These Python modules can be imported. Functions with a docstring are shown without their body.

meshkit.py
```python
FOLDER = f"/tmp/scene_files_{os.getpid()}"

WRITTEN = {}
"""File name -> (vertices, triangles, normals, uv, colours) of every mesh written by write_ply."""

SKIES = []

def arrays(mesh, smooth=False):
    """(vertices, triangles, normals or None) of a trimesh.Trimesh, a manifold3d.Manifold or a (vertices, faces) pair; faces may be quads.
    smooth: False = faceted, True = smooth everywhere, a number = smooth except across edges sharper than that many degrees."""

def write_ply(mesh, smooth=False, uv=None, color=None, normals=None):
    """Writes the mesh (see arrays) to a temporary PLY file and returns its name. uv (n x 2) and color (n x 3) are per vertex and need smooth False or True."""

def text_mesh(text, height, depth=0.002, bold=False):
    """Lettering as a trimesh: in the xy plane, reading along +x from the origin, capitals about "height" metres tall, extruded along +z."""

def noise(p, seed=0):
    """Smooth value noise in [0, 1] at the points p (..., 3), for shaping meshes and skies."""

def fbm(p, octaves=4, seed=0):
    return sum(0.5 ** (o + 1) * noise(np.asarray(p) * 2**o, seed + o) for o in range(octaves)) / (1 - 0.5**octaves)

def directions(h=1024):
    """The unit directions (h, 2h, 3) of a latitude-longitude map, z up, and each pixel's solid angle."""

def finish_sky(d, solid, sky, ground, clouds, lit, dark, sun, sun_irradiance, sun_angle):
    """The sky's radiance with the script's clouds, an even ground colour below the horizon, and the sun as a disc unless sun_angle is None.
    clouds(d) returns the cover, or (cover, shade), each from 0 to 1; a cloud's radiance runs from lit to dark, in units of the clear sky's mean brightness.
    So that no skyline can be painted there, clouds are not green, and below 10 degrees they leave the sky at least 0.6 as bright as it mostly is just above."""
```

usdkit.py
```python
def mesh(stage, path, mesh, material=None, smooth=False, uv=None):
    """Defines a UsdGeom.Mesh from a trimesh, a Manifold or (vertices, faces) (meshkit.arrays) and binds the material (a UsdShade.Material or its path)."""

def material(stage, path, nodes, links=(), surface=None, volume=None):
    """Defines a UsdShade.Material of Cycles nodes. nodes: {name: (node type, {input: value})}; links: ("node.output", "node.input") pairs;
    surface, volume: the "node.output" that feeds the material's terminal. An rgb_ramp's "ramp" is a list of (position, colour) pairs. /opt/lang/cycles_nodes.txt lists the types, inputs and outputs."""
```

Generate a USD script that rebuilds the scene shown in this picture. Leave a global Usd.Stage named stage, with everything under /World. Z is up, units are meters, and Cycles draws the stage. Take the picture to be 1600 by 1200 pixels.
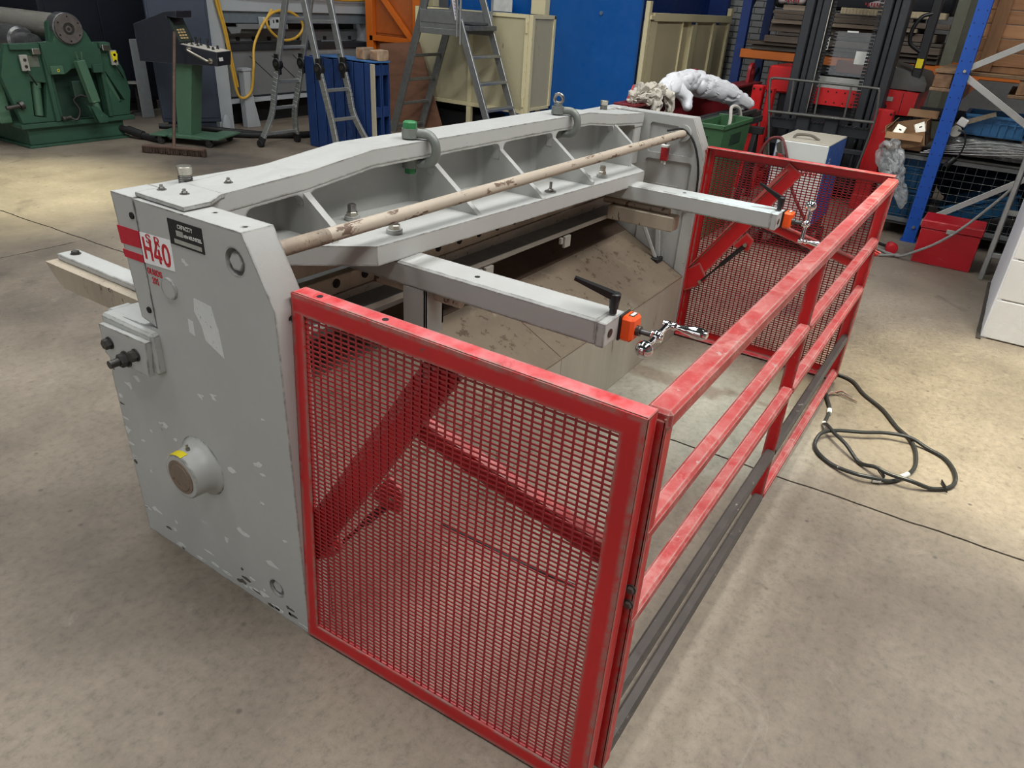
import math, random
import numpy as np
import trimesh
import manifold3d as m3
import meshkit, usdkit
from shapely.geometry import Polygon, box as sbox, Point, LineString
from shapely.ops import unary_union
from pxr import Gf, Sdf, Usd, UsdGeom, UsdLux, UsdShade

stage = Usd.Stage.CreateInMemory()
UsdGeom.SetStageUpAxis(stage, "Z")
UsdGeom.SetStageMetersPerUnit(stage, 1.0)
UsdGeom.Xform.Define(stage, "/World")

# ------------------------------------------------------------------ camera
cam = UsdGeom.Camera.Define(stage, "/World/camera")
R = [[0.553583241, -0.830882543, 0.056389669], [-0.368202292, -0.304927341, -0.878320208], [0.746975680, 0.465460542, -0.474735522]]
M = Gf.Matrix4d(*R[0], 0, *[-v for v in R[1]], 0, *[-v for v in R[2]], 0, -0.836126, -1.071096, 1.436812, 1)
cam.AddTransformOp().Set(M)
cam.CreateHorizontalApertureAttr(36.0)
cam.CreateVerticalApertureAttr(27.0)
cam.CreateFocalLengthAttr(36 * 1122.7262 / 1600)
cam.CreateClippingRangeAttr(Gf.Vec2f(0.05, 60))
cam.CreateExposureAttr(-0.22)

# ------------------------------------------------------------------ light
def rect_light(name, loc, w, h, intensity, color, rot=(0, 0, 0)):
    l = UsdLux.RectLight.Define(stage, "/World/" + name)
    l.AddTranslateOp().Set(Gf.Vec3d(*loc))
    l.AddRotateXYZOp().Set(Gf.Vec3f(*rot))
    l.CreateWidthAttr(w); l.CreateHeightAttr(h)
    l.CreateIntensityAttr(intensity); l.CreateColorAttr(Gf.Vec3f(*color))
    return l

# rows of translucent roof sheets in the workshop roof (seen only in reflections), daylight coming through them
rect_light("rooflight_right", (1.4, -2.6, 5.35), 6.5, 1.3, 18.0, (1.0, 0.99, 0.965))
rect_light("rooflight_middle", (1.2, 1.6, 5.35), 6.0, 1.2, 11.5, (0.98, 0.99, 1.0))
rect_light("rooflight_left", (1.0, 5.6, 5.35), 6.0, 1.2, 4.5, (0.96, 0.99, 1.0))
rect_light("loading_door", (-4.95, 1.5, 2.0), 5.0, 3.6, 1.5, (0.97, 0.99, 1.0), (90, 0, -90))  # added fill light behind the camera, brightens the faces turned towards it

rect_light("rooflight_far", (3.2, 8.6, 5.35), 3.0, 1.0, 6.0, (0.96, 0.99, 1.0))
def beam_light(name, loc, target, radius, intensity, color, cone):
    l = UsdLux.SphereLight.Define(stage, "/World/" + name)
    d = Gf.Vec3d(*target) - Gf.Vec3d(*loc)
    rot = Gf.Rotation(Gf.Vec3d(0, 0, -1), d)
    l.AddTransformOp().Set(Gf.Matrix4d().SetRotate(rot) * Gf.Matrix4d().SetTranslate(Gf.Vec3d(*loc)))
    l.CreateRadiusAttr(radius); l.CreateIntensityAttr(intensity); l.CreateColorAttr(Gf.Vec3f(*color))
    s = UsdLux.ShapingAPI.Apply(l.GetPrim())
    s.CreateShapingConeAngleAttr(cone); s.CreateShapingConeSoftnessAttr(0.85)
    return l

# daylight falling through yellowed roof panes
beam_light("sun_pane_left", (1.2, 5.2, 5.3), (1.45, 4.75, 0), 0.22, 1150, (1.0, 0.97, 0.62), 15)
beam_light("sun_pane_right", (2.6, -0.9, 5.3), (2.45, -1.55, 0), 0.22, 1050, (1.0, 0.94, 0.60), 13)
beam_light("sun_pane_middle", (1.9, -0.9, 5.3), (1.70, -0.40, 0), 0.14, 1500, (0.66, 0.95, 1.0), 6)
dome = UsdLux.DomeLight.Define(stage, "/World/ambient")
dome.CreateIntensityAttr(0.12); dome.CreateColorAttr(Gf.Vec3f(0.9, 0.95, 1.0))

# ------------------------------------------------------------------ helpers
rnd = random.Random(7)
PI = math.pi
def lin(r, g, b):
    f = lambda v: (v / 255 / 12.92) if v <= 10.3 else ((v / 255 + 0.055) / 1.055) ** 2.4
    return (f(r), f(g), f(b))
def mul(c, k): return tuple(min(1.0, x * k) for x in c)

used = {}
def numbered(parent, name):
    k = (parent, name); n = used.get(k, -1) + 1; used[k] = n
    return f"{parent}/{name}" + (f"_{n:03d}" if n else "")
base_of = {}
def _tag(prim, label=None, cat=None, group=None, kind=None):
    for k, v in (("label", label), ("category", cat), ("group", group), ("kind", kind)):
        if v: prim.SetCustomDataByKey(k, v)
def thing(name, label, cat, loc=(0, 0, 0), group=None, kind=None):
    p = numbered("/World", name)
    x = UsdGeom.Xform.Define(stage, p); x.AddTranslateOp().Set(Gf.Vec3d(*loc))
    base_of[p] = np.array(loc, float)
    _tag(x.GetPrim(), label, cat, group, kind)
    return p
def part(parent, name, mesh, m, label=None, kind=None, smooth=35):
    """one Mesh prim; mesh is given in world coordinates, parent is a thing or a part (or /World)"""
    if isinstance(mesh, MB): mesh = mesh.mesh()
    p = numbered(parent, name)
    off = base_of.get(parent, np.zeros(3))
    base_of[p] = off
    if hasattr(mesh, "to_mesh"):
        q = mesh.to_mesh(); v, f = np.array(q.vert_properties[:, :3], float), np.array(q.tri_verts)
    else:
        v, f = np.array(mesh.vertices, float), np.array(mesh.faces)
    usdkit.mesh(stage, p, trimesh.Trimesh(v - off, f, process=False), m, smooth=smooth)
    if label or kind: _tag(stage.GetPrimAtPath(p), label, None, None, kind)
    return p
def single(name, mesh, m, label, cat, group=None, kind=None, smooth=35):
    p = part("/World", name, mesh, m, smooth=smooth)
    _tag(stage.GetPrimAtPath(p), label, cat, group, kind)
    return p
def struct(name, mesh, m, smooth=35):
    p = part("/World", name, mesh, m, smooth=smooth); _tag(stage.GetPrimAtPath(p), None, None, None, "structure"); return p
def dup(src, loc, rotz=0, label=None, cat=None, group=None):
    sp = stage.GetPrimAtPath(src); was = sp.GetCustomData()
    name = src.rsplit("/", 1)[1]
    if name[-4:-3] == "_" and name[-3:].isdigit(): name = name[:-4]
    p = numbered("/World", name)
    pr = stage.OverridePrim(p)
    x = UsdGeom.Xform.Define(stage, p)
    x.GetPrim().GetReferences().AddInternalReference(src)
    x.ClearXformOpOrder()
    x.AddTranslateOp().Set(Gf.Vec3d(*loc))
    if rotz: x.AddRotateZOp().Set(rotz)
    x.GetPrim().SetInstanceable(True)
    _tag(x.GetPrim(), label or was.get("label"), cat or was.get("category"), group or was.get("group"))
    return p

def tm(obj):
    if isinstance(obj, MB): return obj.mesh()
    if hasattr(obj, "to_mesh"):
        q = obj.to_mesh(); return trimesh.Trimesh(np.array(q.vert_properties[:, :3], float), np.array(q.tri_verts), process=False)
    return obj
def mani(t):
    t = tm(t)
    t = trimesh.Trimesh(t.vertices, t.faces, process=True)
    return m3.Manifold(m3.Mesh(vert_properties=np.array(t.vertices, np.float32), tri_verts=np.array(t.faces, np.uint32)))
def cbox(x0, y0, z0, x1, y1, z1, bev=0.003):
    x0, x1 = sorted((x0, x1)); y0, y1 = sorted((y0, y1)); z0, z1 = sorted((z0, z1))
    b = min(bev, (x1 - x0) * .3, (y1 - y0) * .3, (z1 - z0) * .3)
    if b <= 1e-5:
        t = trimesh.creation.box((x1 - x0, y1 - y0, z1 - z0)); t.apply_translation(((x0 + x1) / 2, (y0 + y1) / 2, (z0 + z1) / 2)); return t
    pts = []
    for xx, sx in ((x0, 1), (x1, -1)):
        for yy, sy in ((y0, 1), (y1, -1)):
            for zz, sz in ((z0, 1), (z1, -1)):
                pts += [(xx + sx * b, yy + sy * b, zz), (xx + sx * b, yy, zz + sz * b), (xx, yy + sy * b, zz + sz * b)]
    return tm(m3.Manifold.hull_points(np.array(pts, np.float32)))
def frame_from(p0, p1, up=(0, 0, 1)):
    p0, p1 = np.array(p0, float), np.array(p1, float)
    z = p1 - p0; L = np.linalg.norm(z); z /= L
    u = np.array(up, float)
    if abs(z @ u) > .98: u = np.array((1.0, 0, 0))
    x = np.cross(u, z); x /= np.linalg.norm(x); y = np.cross(z, x)
    T = np.eye(4); T[:3, 0], T[:3, 1], T[:3, 2], T[:3, 3] = x, y, z, p0
    return T, L
def bar(p0, p1, w, h, up=(0, 0, 1), bev=0.002):
    """rectangular bar from p0 to p1; w across, h along up"""
    T, L = frame_from(p0, p1, up)
    t = cbox(-w / 2, -h / 2, 0, w / 2, h / 2, L, bev); t.apply_transform(T); return t
def cyl(p0, p1, r, r1=None, n=24, cap=True, bev=0):
    T, L = frame_from(p0, p1)
    r1 = r if r1 is None else r1
    prof = [(0, 0), (r, 0), (r1, L), (0, L)]
    if bev: prof = [(0, 0), (r - bev, 0), (r, bev), (r1, L - bev), (r1 - bev, L), (0, L)]
    t = lathe(prof, n); t.apply_transform(T); return t
def lathe(prof, n=24):
    """(r, z) profile about z"""
    prof = [(max(r, 0.0), z) for r, z in prof]
    t = trimesh.creation.revolve(np.array(prof, float), sections=n)
    t.fix_normals()
    if t.volume < 0: t.invert()
    return t
def ring(p0, p1, r_out, r_in, n=28):
    T, L = frame_from(p0, p1)
    t = lathe([(r_in, 0), (r_out, 0), (r_out, L), (r_in, L), (r_in, 0)], n); t.apply_transform(T); return t
def hexa(p0, p1, af, n=6):
    """hexagon head, af = across flats, chamfered top"""
    T, L = frame_from(p0, p1); R_ = af / math.sqrt(3)
    t = lathe([(0, 0), (R_, 0), (R_, L * .85), (R_ * .86, L), (0, L)], n); t.apply_transform(T); return t
def tube(path, r, n=10, closed=False):
    """round tube along a polyline, r number or list"""
    P_ = np.array(path, float); k = len(P_)
    rr = np.full(k, r) if np.ndim(r) == 0 else np.array(r, float)
    tan = np.gradient(P_, axis=0)
    if closed: tan = np.roll(P_, -1, 0) - np.roll(P_, 1, 0)
    tan /= np.maximum(np.linalg.norm(tan, axis=1, keepdims=True), 1e-9)
    nrm = np.cross(tan[0], (0, 0, 1.0))
    if np.linalg.norm(nrm) < .05: nrm = np.cross(tan[0], (1.0, 0, 0))
    nrm /= np.linalg.norm(nrm)
    V = []
    a = np.linspace(0, 2 * PI, n, endpoint=False)
    for i in range(k):
        nrm = nrm - tan[i] * (nrm @ tan[i]); nrm /= max(np.linalg.norm(nrm), 1e-9)
        b = np.cross(tan[i], nrm)
        V.append(P_[i] + rr[i] * (np.cos(a)[:, None] * nrm + np.sin(a)[:, None] * b))
    V = np.vstack(V); F = []
    for i in range(k if closed else k - 1):
        j = (i + 1) % k
        for q in range(n):
            q2 = (q + 1) % n
            F += [(i * n + q, i * n + q2, j * n + q2), (i * n + q, j * n + q2, j * n + q)]
    if not closed:
        V = np.vstack([V, P_[0], P_[-1]]); c0, c1 = k * n, k * n + 1
        for q in range(n):
            q2 = (q + 1) % n
            F += [(c0, q2, q), (c1, (k - 1) * n + q, (k - 1) * n + q2)]
    t = trimesh.Trimesh(V, F, process=False)
    if t.volume < 0: t.invert()
    return t
def spline(pts, n=8):
    P_ = np.array(pts, float)
    P_ = np.vstack([2 * P_[0] - P_[1], P_, 2 * P_[-1] - P_[-2]]); out = []
    for i in range(1, len(P_) - 2):
        for t in np.linspace(0, 1, n, endpoint=False):
            a, b, c, d = P_[i - 1], P_[i], P_[i + 1], P_[i + 2]
            out.append(.5 * ((2 * b) + (-a + c) * t + (2 * a - 5 * b + 4 * c - d) * t ** 2 + (-a + 3 * b - 3 * c + d) * t ** 3))
    out.append(P_[-2]); return np.array(out)
def extrude(poly, axis, a, b):
    """shapely polygon or point list extruded along axis from a to b; plane coordinates x: (y,z), y: (x,z), z: (x,y)"""
    if not hasattr(poly, "geom_type"): poly = Polygon(poly)
    gs = [g for g in getattr(poly, "geoms", [poly]) if g.area > 1e-9]
    a, b = min(a, b), max(a, b)
    ts = []
    for g in gs:
        t = trimesh.creation.extrude_polygon(g, b - a, engine="earcut")
        v = np.array(t.vertices)
        if axis == "x": v2 = np.c_[v[:, 2] + a, v[:, 0], v[:, 1]]
        elif axis == "y": v2 = np.c_[v[:, 0], v[:, 2] + a, v[:, 1]]
        else: v2 = np.c_[v[:, 0], v[:, 1], v[:, 2] + a]
        t = trimesh.Trimesh(v2, t.faces, process=False)
        if t.volume < 0: t.invert()
        ts.append(t)
    return trimesh.util.concatenate(ts)
class MB:
    def __init__(self, *ts): self.ts = [tm(t) for t in ts]
    def add(self, *ts): self.ts += [tm(t) for t in ts]; return self
    def mesh(self): return trimesh.util.concatenate([trimesh.Trimesh(t.vertices, t.faces, process=False) for t in self.ts])
def text_on(s, height, origin, face, bold=False, depth=0.0008, width=None):
    """lettering; face '-x': on a plane x=const read from -x; origin = lower left corner as read"""
    t = meshkit.text_mesh(s, height, depth, bold)
    if width: t.vertices[:, 0] *= width / t.vertices[:, 0].max()
    T = np.eye(4)
    if face == "-x": T[:3, :3] = np.array([(0, -1, 0), (0, 0, 1), (-1, 0, 0)]).T
    elif face == "-y": T[:3, :3] = np.array([(1, 0, 0), (0, 0, 1), (0, -1, 0)]).T
    elif face == "z": T[:3, :3] = np.array([(1, 0, 0), (0, 1, 0), (0, 0, 1)]).T
    T[:3, 3] = origin; t.apply_transform(T); return t
def icos(c, r, sub=3, scale=(1, 1, 1)):
    t = trimesh.creation.icosphere(subdivisions=sub, radius=r); t.apply_scale(scale); t.apply_translation(c); return t
def xf(t, T): t = tm(t).copy(); t.apply_transform(T); return t
def shift(t, d): t = tm(t).copy(); t.apply_translation(d); return t
def rot(t, deg, axis, point=(0, 0, 0)):
    t = tm(t).copy(); t.apply_transform(trimesh.transformations.rotation_matrix(math.radians(deg), axis, point)); return t
def noisy(t, amp, scale, seed=0, sub=0):
    t = tm(t).copy()
    t = trimesh.Trimesh(t.vertices, t.faces, process=True)
    for _ in range(sub): t = t.subdivide()
    n = t.vertex_normals
    t.vertices = t.vertices + n * ((meshkit.fbm(np.array(t.vertices) * scale, 4, seed) - .5) * 2 * amp)[:, None]
    return t

# ------------------------------------------------------------------ materials
mats = {}
def _mat(name, nodes, links):
    mats[name] = usdkit.material(stage, "/World/Looks/" + name, nodes, links, surface="p.BSDF")
    return mats[name]
def paint(name, rgb, rough=.4, chip=(60, 52, 46), chips=.35, edge=True, vary=.14, scale=9., light=None, lightamt=.3, metallic=0., bump=.15, edge_r=.006, stretch=(1, 1, 1), edge_cut=.5, edge_rgb=None, dust_sheen=None):
    """painted or bare surface: tone variation, chips / scuffs, worn edges"""
    c = lin(*rgb)
    n = {"geo": ("geometry", {}), "mp": ("mapping", {"scale": stretch}),
         "n1": ("noise_texture", {"scale": scale * .35, "detail": 5., "roughness": .6}),
         "r1": ("rgb_ramp", {"ramp": [(.3, mul(c, 1 - vary)), (.7, mul(c, 1 + vary))]}),
         "n2": ("noise_texture", {"scale": scale * 3.1, "detail": 8., "roughness": .72}),
         "r2": ("rgb_ramp", {"ramp": [(0, (0, 0, 0)), (.70 - chips * .12, (0, 0, 0)), (.72 - chips * .12, (1, 1, 1)), (1, (1, 1, 1))]}),
         "mx": ("mix", {"color2": lin(*chip)}),
         "rr": ("map_range", {"from_min": .3, "from_max": .7, "to_min": max(.05, rough - .1), "to_max": min(1, rough + .14), "clamp": True}),
         "b": ("bump", {"strength": bump, "distance": .004}),
         "p": ("principled_bsdf", {"metallic": metallic})}
    l = [("geo.position", "mp.vector"), ("mp.vector", "n1.vector"), ("mp.vector", "n2.vector"), ("n1.fac", "r1.fac"), ("n2.fac", "r2.fac"),
         ("mx.color", "p.base_color"), ("n2.fac", "rr.value"), ("rr.result", "p.roughness"), ("n2.fac", "b.height"), ("b.normal", "p.normal")]
    src = "r1.color"
    if dust_sheen:      # settled dust, handling wear and painted-in sky sheen on upward faces
        n["sx"] = ("separate_xyz", {}); n["du"] = ("map_range", {"from_min": .75, "from_max": .97, "to_min": 0., "to_max": 1., "clamp": True})
        n["dn"] = ("noise_texture", {"scale": 16., "detail": 6., "roughness": .65}); n["dr"] = ("map_range", {"from_min": .36, "from_max": .68, "to_min": .02, "to_max": .7, "clamp": True})
        n["dm"] = ("math", {"math_type": "multiply"}); n["dx"] = ("mix", {"color2": lin(*dust_sheen)})
        l += [("geo.normal", "sx.vector"), ("sx.z", "du.value"), ("mp.vector", "dn.vector"), ("dn.fac", "dr.value"), ("du.result", "dm.value1"), ("dr.result", "dm.value2"), ("dm.value", "dx.fac"), (src, "dx.color1")]; src = "dx.color"
    if light:
        n["n3"] = ("noise_texture", {"scale": scale * 1.1, "detail": 9., "roughness": .75, "distortion": .6})
        n["r3"] = ("rgb_ramp", {"ramp": [(0, (0, 0, 0)), (.66 - lightamt * .2, (0, 0, 0)), (.76 - lightamt * .1, (1, 1, 1)), (1, (1, 1, 1))]})
        n["m3"] = ("mix", {"color2": lin(*light)})
        l += [("mp.vector", "n3.vector"), ("n3.fac", "r3.fac"), ("r3.color", "m3.fac"), (src, "m3.color1")]; src = "m3.color"
    l.append((src, "mx.color1"))
    if edge:
        n["bv"] = ("bevel", {"radius": edge_r, "samples": 4})
        n["dt"] = ("vector_math", {"math_type": "dot_product"})
        n["em"] = ("map_range", {"from_min": .997, "from_max": .94, "to_min": 0., "to_max": 1., "clamp": True})
        n["en"] = ("map_range", {"from_min": edge_cut - .12, "from_max": edge_cut + .1, "to_min": 0., "to_max": 1., "clamp": True})
        n["ee"] = ("math", {"math_type": "multiply"})
        n["mxx"] = ("math", {"math_type": "maximum"})
        l += [("bv.bevel", "dt.vector1"), ("geo.normal", "dt.vector2"), ("dt.value", "em.value"), ("n2.fac", "en.value"), ("em.result", "ee.value1"), ("en.result", "ee.value2")]
        if edge_rgb:
            n["me"] = ("mix", {"color2": lin(*edge_rgb)}); del n["mxx"]
            l.remove(("mx.color", "p.base_color"))
            l += [("mx.color", "me.color1"), ("ee.value", "me.fac"), ("me.color", "p.base_color"), ("r2.color", "mx.fac")]
        else:
            l += [("ee.value", "mxx.value1"), ("r2.color", "mxx.value2"), ("mxx.value", "mx.fac")]
    else:
        l.append(("r2.color", "mx.fac"))
    return _mat(name, n, l)
def plain(name, rgb, rough=.5, metallic=0., vary=.08, scale=20., bump=0., **kw):
    c = lin(*rgb)
    n = {"geo": ("geometry", {}), "n1": ("noise_texture", {"scale": scale, "detail": 4.}),
         "r1": ("rgb_ramp", {"ramp": [(.3, mul(c, 1 - vary)), (.7, mul(c, 1 + vary))]}),
         "p": ("principled_bsdf", {"metallic": metallic, "roughness": rough, **kw})}
    l = [("geo.position", "n1.vector"), ("n1.fac", "r1.fac"), ("r1.color", "p.base_color")]
    if bump:
        n["b"] = ("bump", {"strength": bump, "distance": .003}); l += [("n1.fac", "b.height"), ("b.normal", "p.normal")]
    return _mat(name, n, l)
def wood(name, rgb, rgb2, stretch=(30, 1.5, 30), rough=.75):
    n = {"geo": ("geometry", {}), "oi": ("object_info", {}), "ad": ("vector_math", {"math_type": "add"}), "mp": ("mapping", {"scale": stretch}),
         "n1": ("noise_texture", {"scale": 1., "detail": 6., "roughness": .65, "distortion": .4}),
         "r1": ("rgb_ramp", {"ramp": [(.3, lin(*rgb2)), (.65, lin(*rgb))]}),
         "n2": ("noise_texture", {"scale": 4., "detail": 4.}), "hs": ("hsv", {}),
         "mr": ("map_range", {"from_min": 0., "from_max": 1., "to_min": .75, "to_max": 1.2}),
         "b": ("bump", {"strength": .3, "distance": .003}), "p": ("principled_bsdf", {"roughness": rough})}
    l = [("geo.position", "ad.vector1"), ("oi.location", "ad.vector2"), ("ad.vector", "mp.vector"), ("mp.vector", "n1.vector"), ("n1.fac", "r1.fac"), ("r1.color", "hs.color"), ("oi.random", "mr.value"), ("mr.result", "hs.value"), ("hs.color", "p.base_color"), ("n1.fac", "b.height"), ("b.normal", "p.normal")]
    return _mat(name, n, l)

GREY = paint("grey_machine_paint", (174, 175, 172), .42, chip=(74, 68, 60), chips=.16, light=(206, 206, 203), lightamt=.02, vary=.05, scale=8, edge_cut=.515, edge_r=.008)
GREYIN = paint("grey_cast_paint", (167, 168, 165), .45, chip=(96, 88, 78), chips=.0, vary=.06, scale=10, bump=.25, edge_cut=.57, edge_r=.004)
RED = paint("red_guard_paint", (188, 20, 26), .42, chip=(92, 74, 66), chips=.14, vary=.12, scale=9, light=(150, 30, 32), lightamt=.25, edge_r=.012, edge_cut=.47, edge_rgb=(140, 126, 116), dust_sheen=(222, 140, 142))
REDRAIL = paint("worn_red_rail_paint", (170, 52, 52), .48, chip=(170, 144, 138), chips=.55, vary=.18, scale=11, light=(190, 128, 122), lightamt=.85, edge_r=.006, edge_cut=.45, edge_rgb=(176, 150, 140), dust_sheen=(178, 112, 108))
REDMESH = paint("red_mesh_paint", (146, 24, 30), .45, chip=(60, 40, 36), chips=.0, edge=False, vary=.1)
DARKSTEEL = paint("worn_dark_steel", (84, 78, 74), .42, chip=(150, 140, 132), chips=.5, metallic=.35, vary=.2, scale=12, edge=False)
STEEL = plain("bare_steel", (150, 148, 144), .34, 1.0, .15, 30)
DSTEEL = plain("dark_bolt_steel", (84, 82, 80), .42, .8, .2, 40)
ZINC = plain("zinc_bolt", (188, 184, 172), .32, 1.0, .1, 30)
CHROME = plain("polished_chrome", (226, 228, 230), .07, 1.0, .02)
BLACKP = plain("black_plastic", (22, 22, 23), .42)
ORANGEP = plain("orange_plastic", (240, 84, 22), .38, vary=.04)
RUBBER = plain("black_rubber", (24, 24, 25), .6)
YELLOWT = plain("yellow_tape", (226, 208, 30), .5)
BLACKL = plain("black_label", (24, 25, 28), .35, vary=.1)
WHITEL = plain("white_lettering", (222, 222, 216), .5)
SILVERL = plain("silver_blank_strip", (176, 176, 168), .4, .3)
PAPER = paint("white_paper_label", (236, 236, 236), .6, chip=(150, 150, 148), chips=.25, edge=False, vary=.03)
REDL = plain("red_lettering", (188, 24, 40), .5)
REDST = paint("red_stripe_film", (186, 18, 44), .45, chip=(206, 160, 160), chips=.22, edge=False, vary=.05, scale=16)
SCUFF = paint("paint_scar", (206, 208, 206), .6, chip=(156, 158, 154), chips=.9, edge=False, vary=.05, scale=20)
DIRTYCREAM = paint("dirty_cream_rod_paint", (176, 164, 148), .5, chip=(98, 78, 64), chips=1.15, edge=False, vary=.12, scale=9, stretch=(.4, 1, 1))
KNURL = paint("knurled_grip", (140, 126, 110), .55, chip=(90, 78, 66), chips=.9, edge=False, vary=.2, scale=60)
OILY = paint("oil_stained_steel", (172, 160, 142), .45, chip=(72, 58, 44), chips=.7, metallic=.2, vary=.25, scale=14, edge=False, stretch=(1.6, 1, .25))
BLADE = paint("blade_steel", (170, 160, 146), .38, chip=(78, 62, 48), chips=.8, metallic=.3, vary=.2, scale=10, edge=False)
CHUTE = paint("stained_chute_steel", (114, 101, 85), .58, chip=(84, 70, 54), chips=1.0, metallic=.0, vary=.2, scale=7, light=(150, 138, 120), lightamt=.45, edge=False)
CHUTEUP = paint("dark_chute_steel", (84, 66, 54), .6, chip=(58, 44, 34), chips=.5, metallic=.0, vary=.15, scale=7, edge=False)  # darker brown tone for the upper chute sheets and far chute end
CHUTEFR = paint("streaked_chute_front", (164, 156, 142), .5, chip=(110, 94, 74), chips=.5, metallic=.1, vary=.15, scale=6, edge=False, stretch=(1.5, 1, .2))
BACKG = paint("dark_grey_bar_paint", (98, 100, 102), .45, chip=(60, 52, 44), chips=.25, vary=.1, scale=9)
YELLOWISH = plain("white_bar_edge", (150, 146, 138), .5)
HOLE = plain("dark_hole", (18, 16, 15), .8)
GREENP = plain("green_shackle_paint", (44, 120, 70), .5, vary=.25)
GALV = paint("galvanised_steel", (120, 124, 118), .5, chip=(90, 92, 88), chips=.3, metallic=.3, vary=.12, scale=20, edge=False)
BRASSY = paint("rusty_bearing", (128, 112, 98), .5, chip=(96, 60, 40), chips=.8, metallic=.3, edge=False, vary=.2, scale=20)
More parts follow.
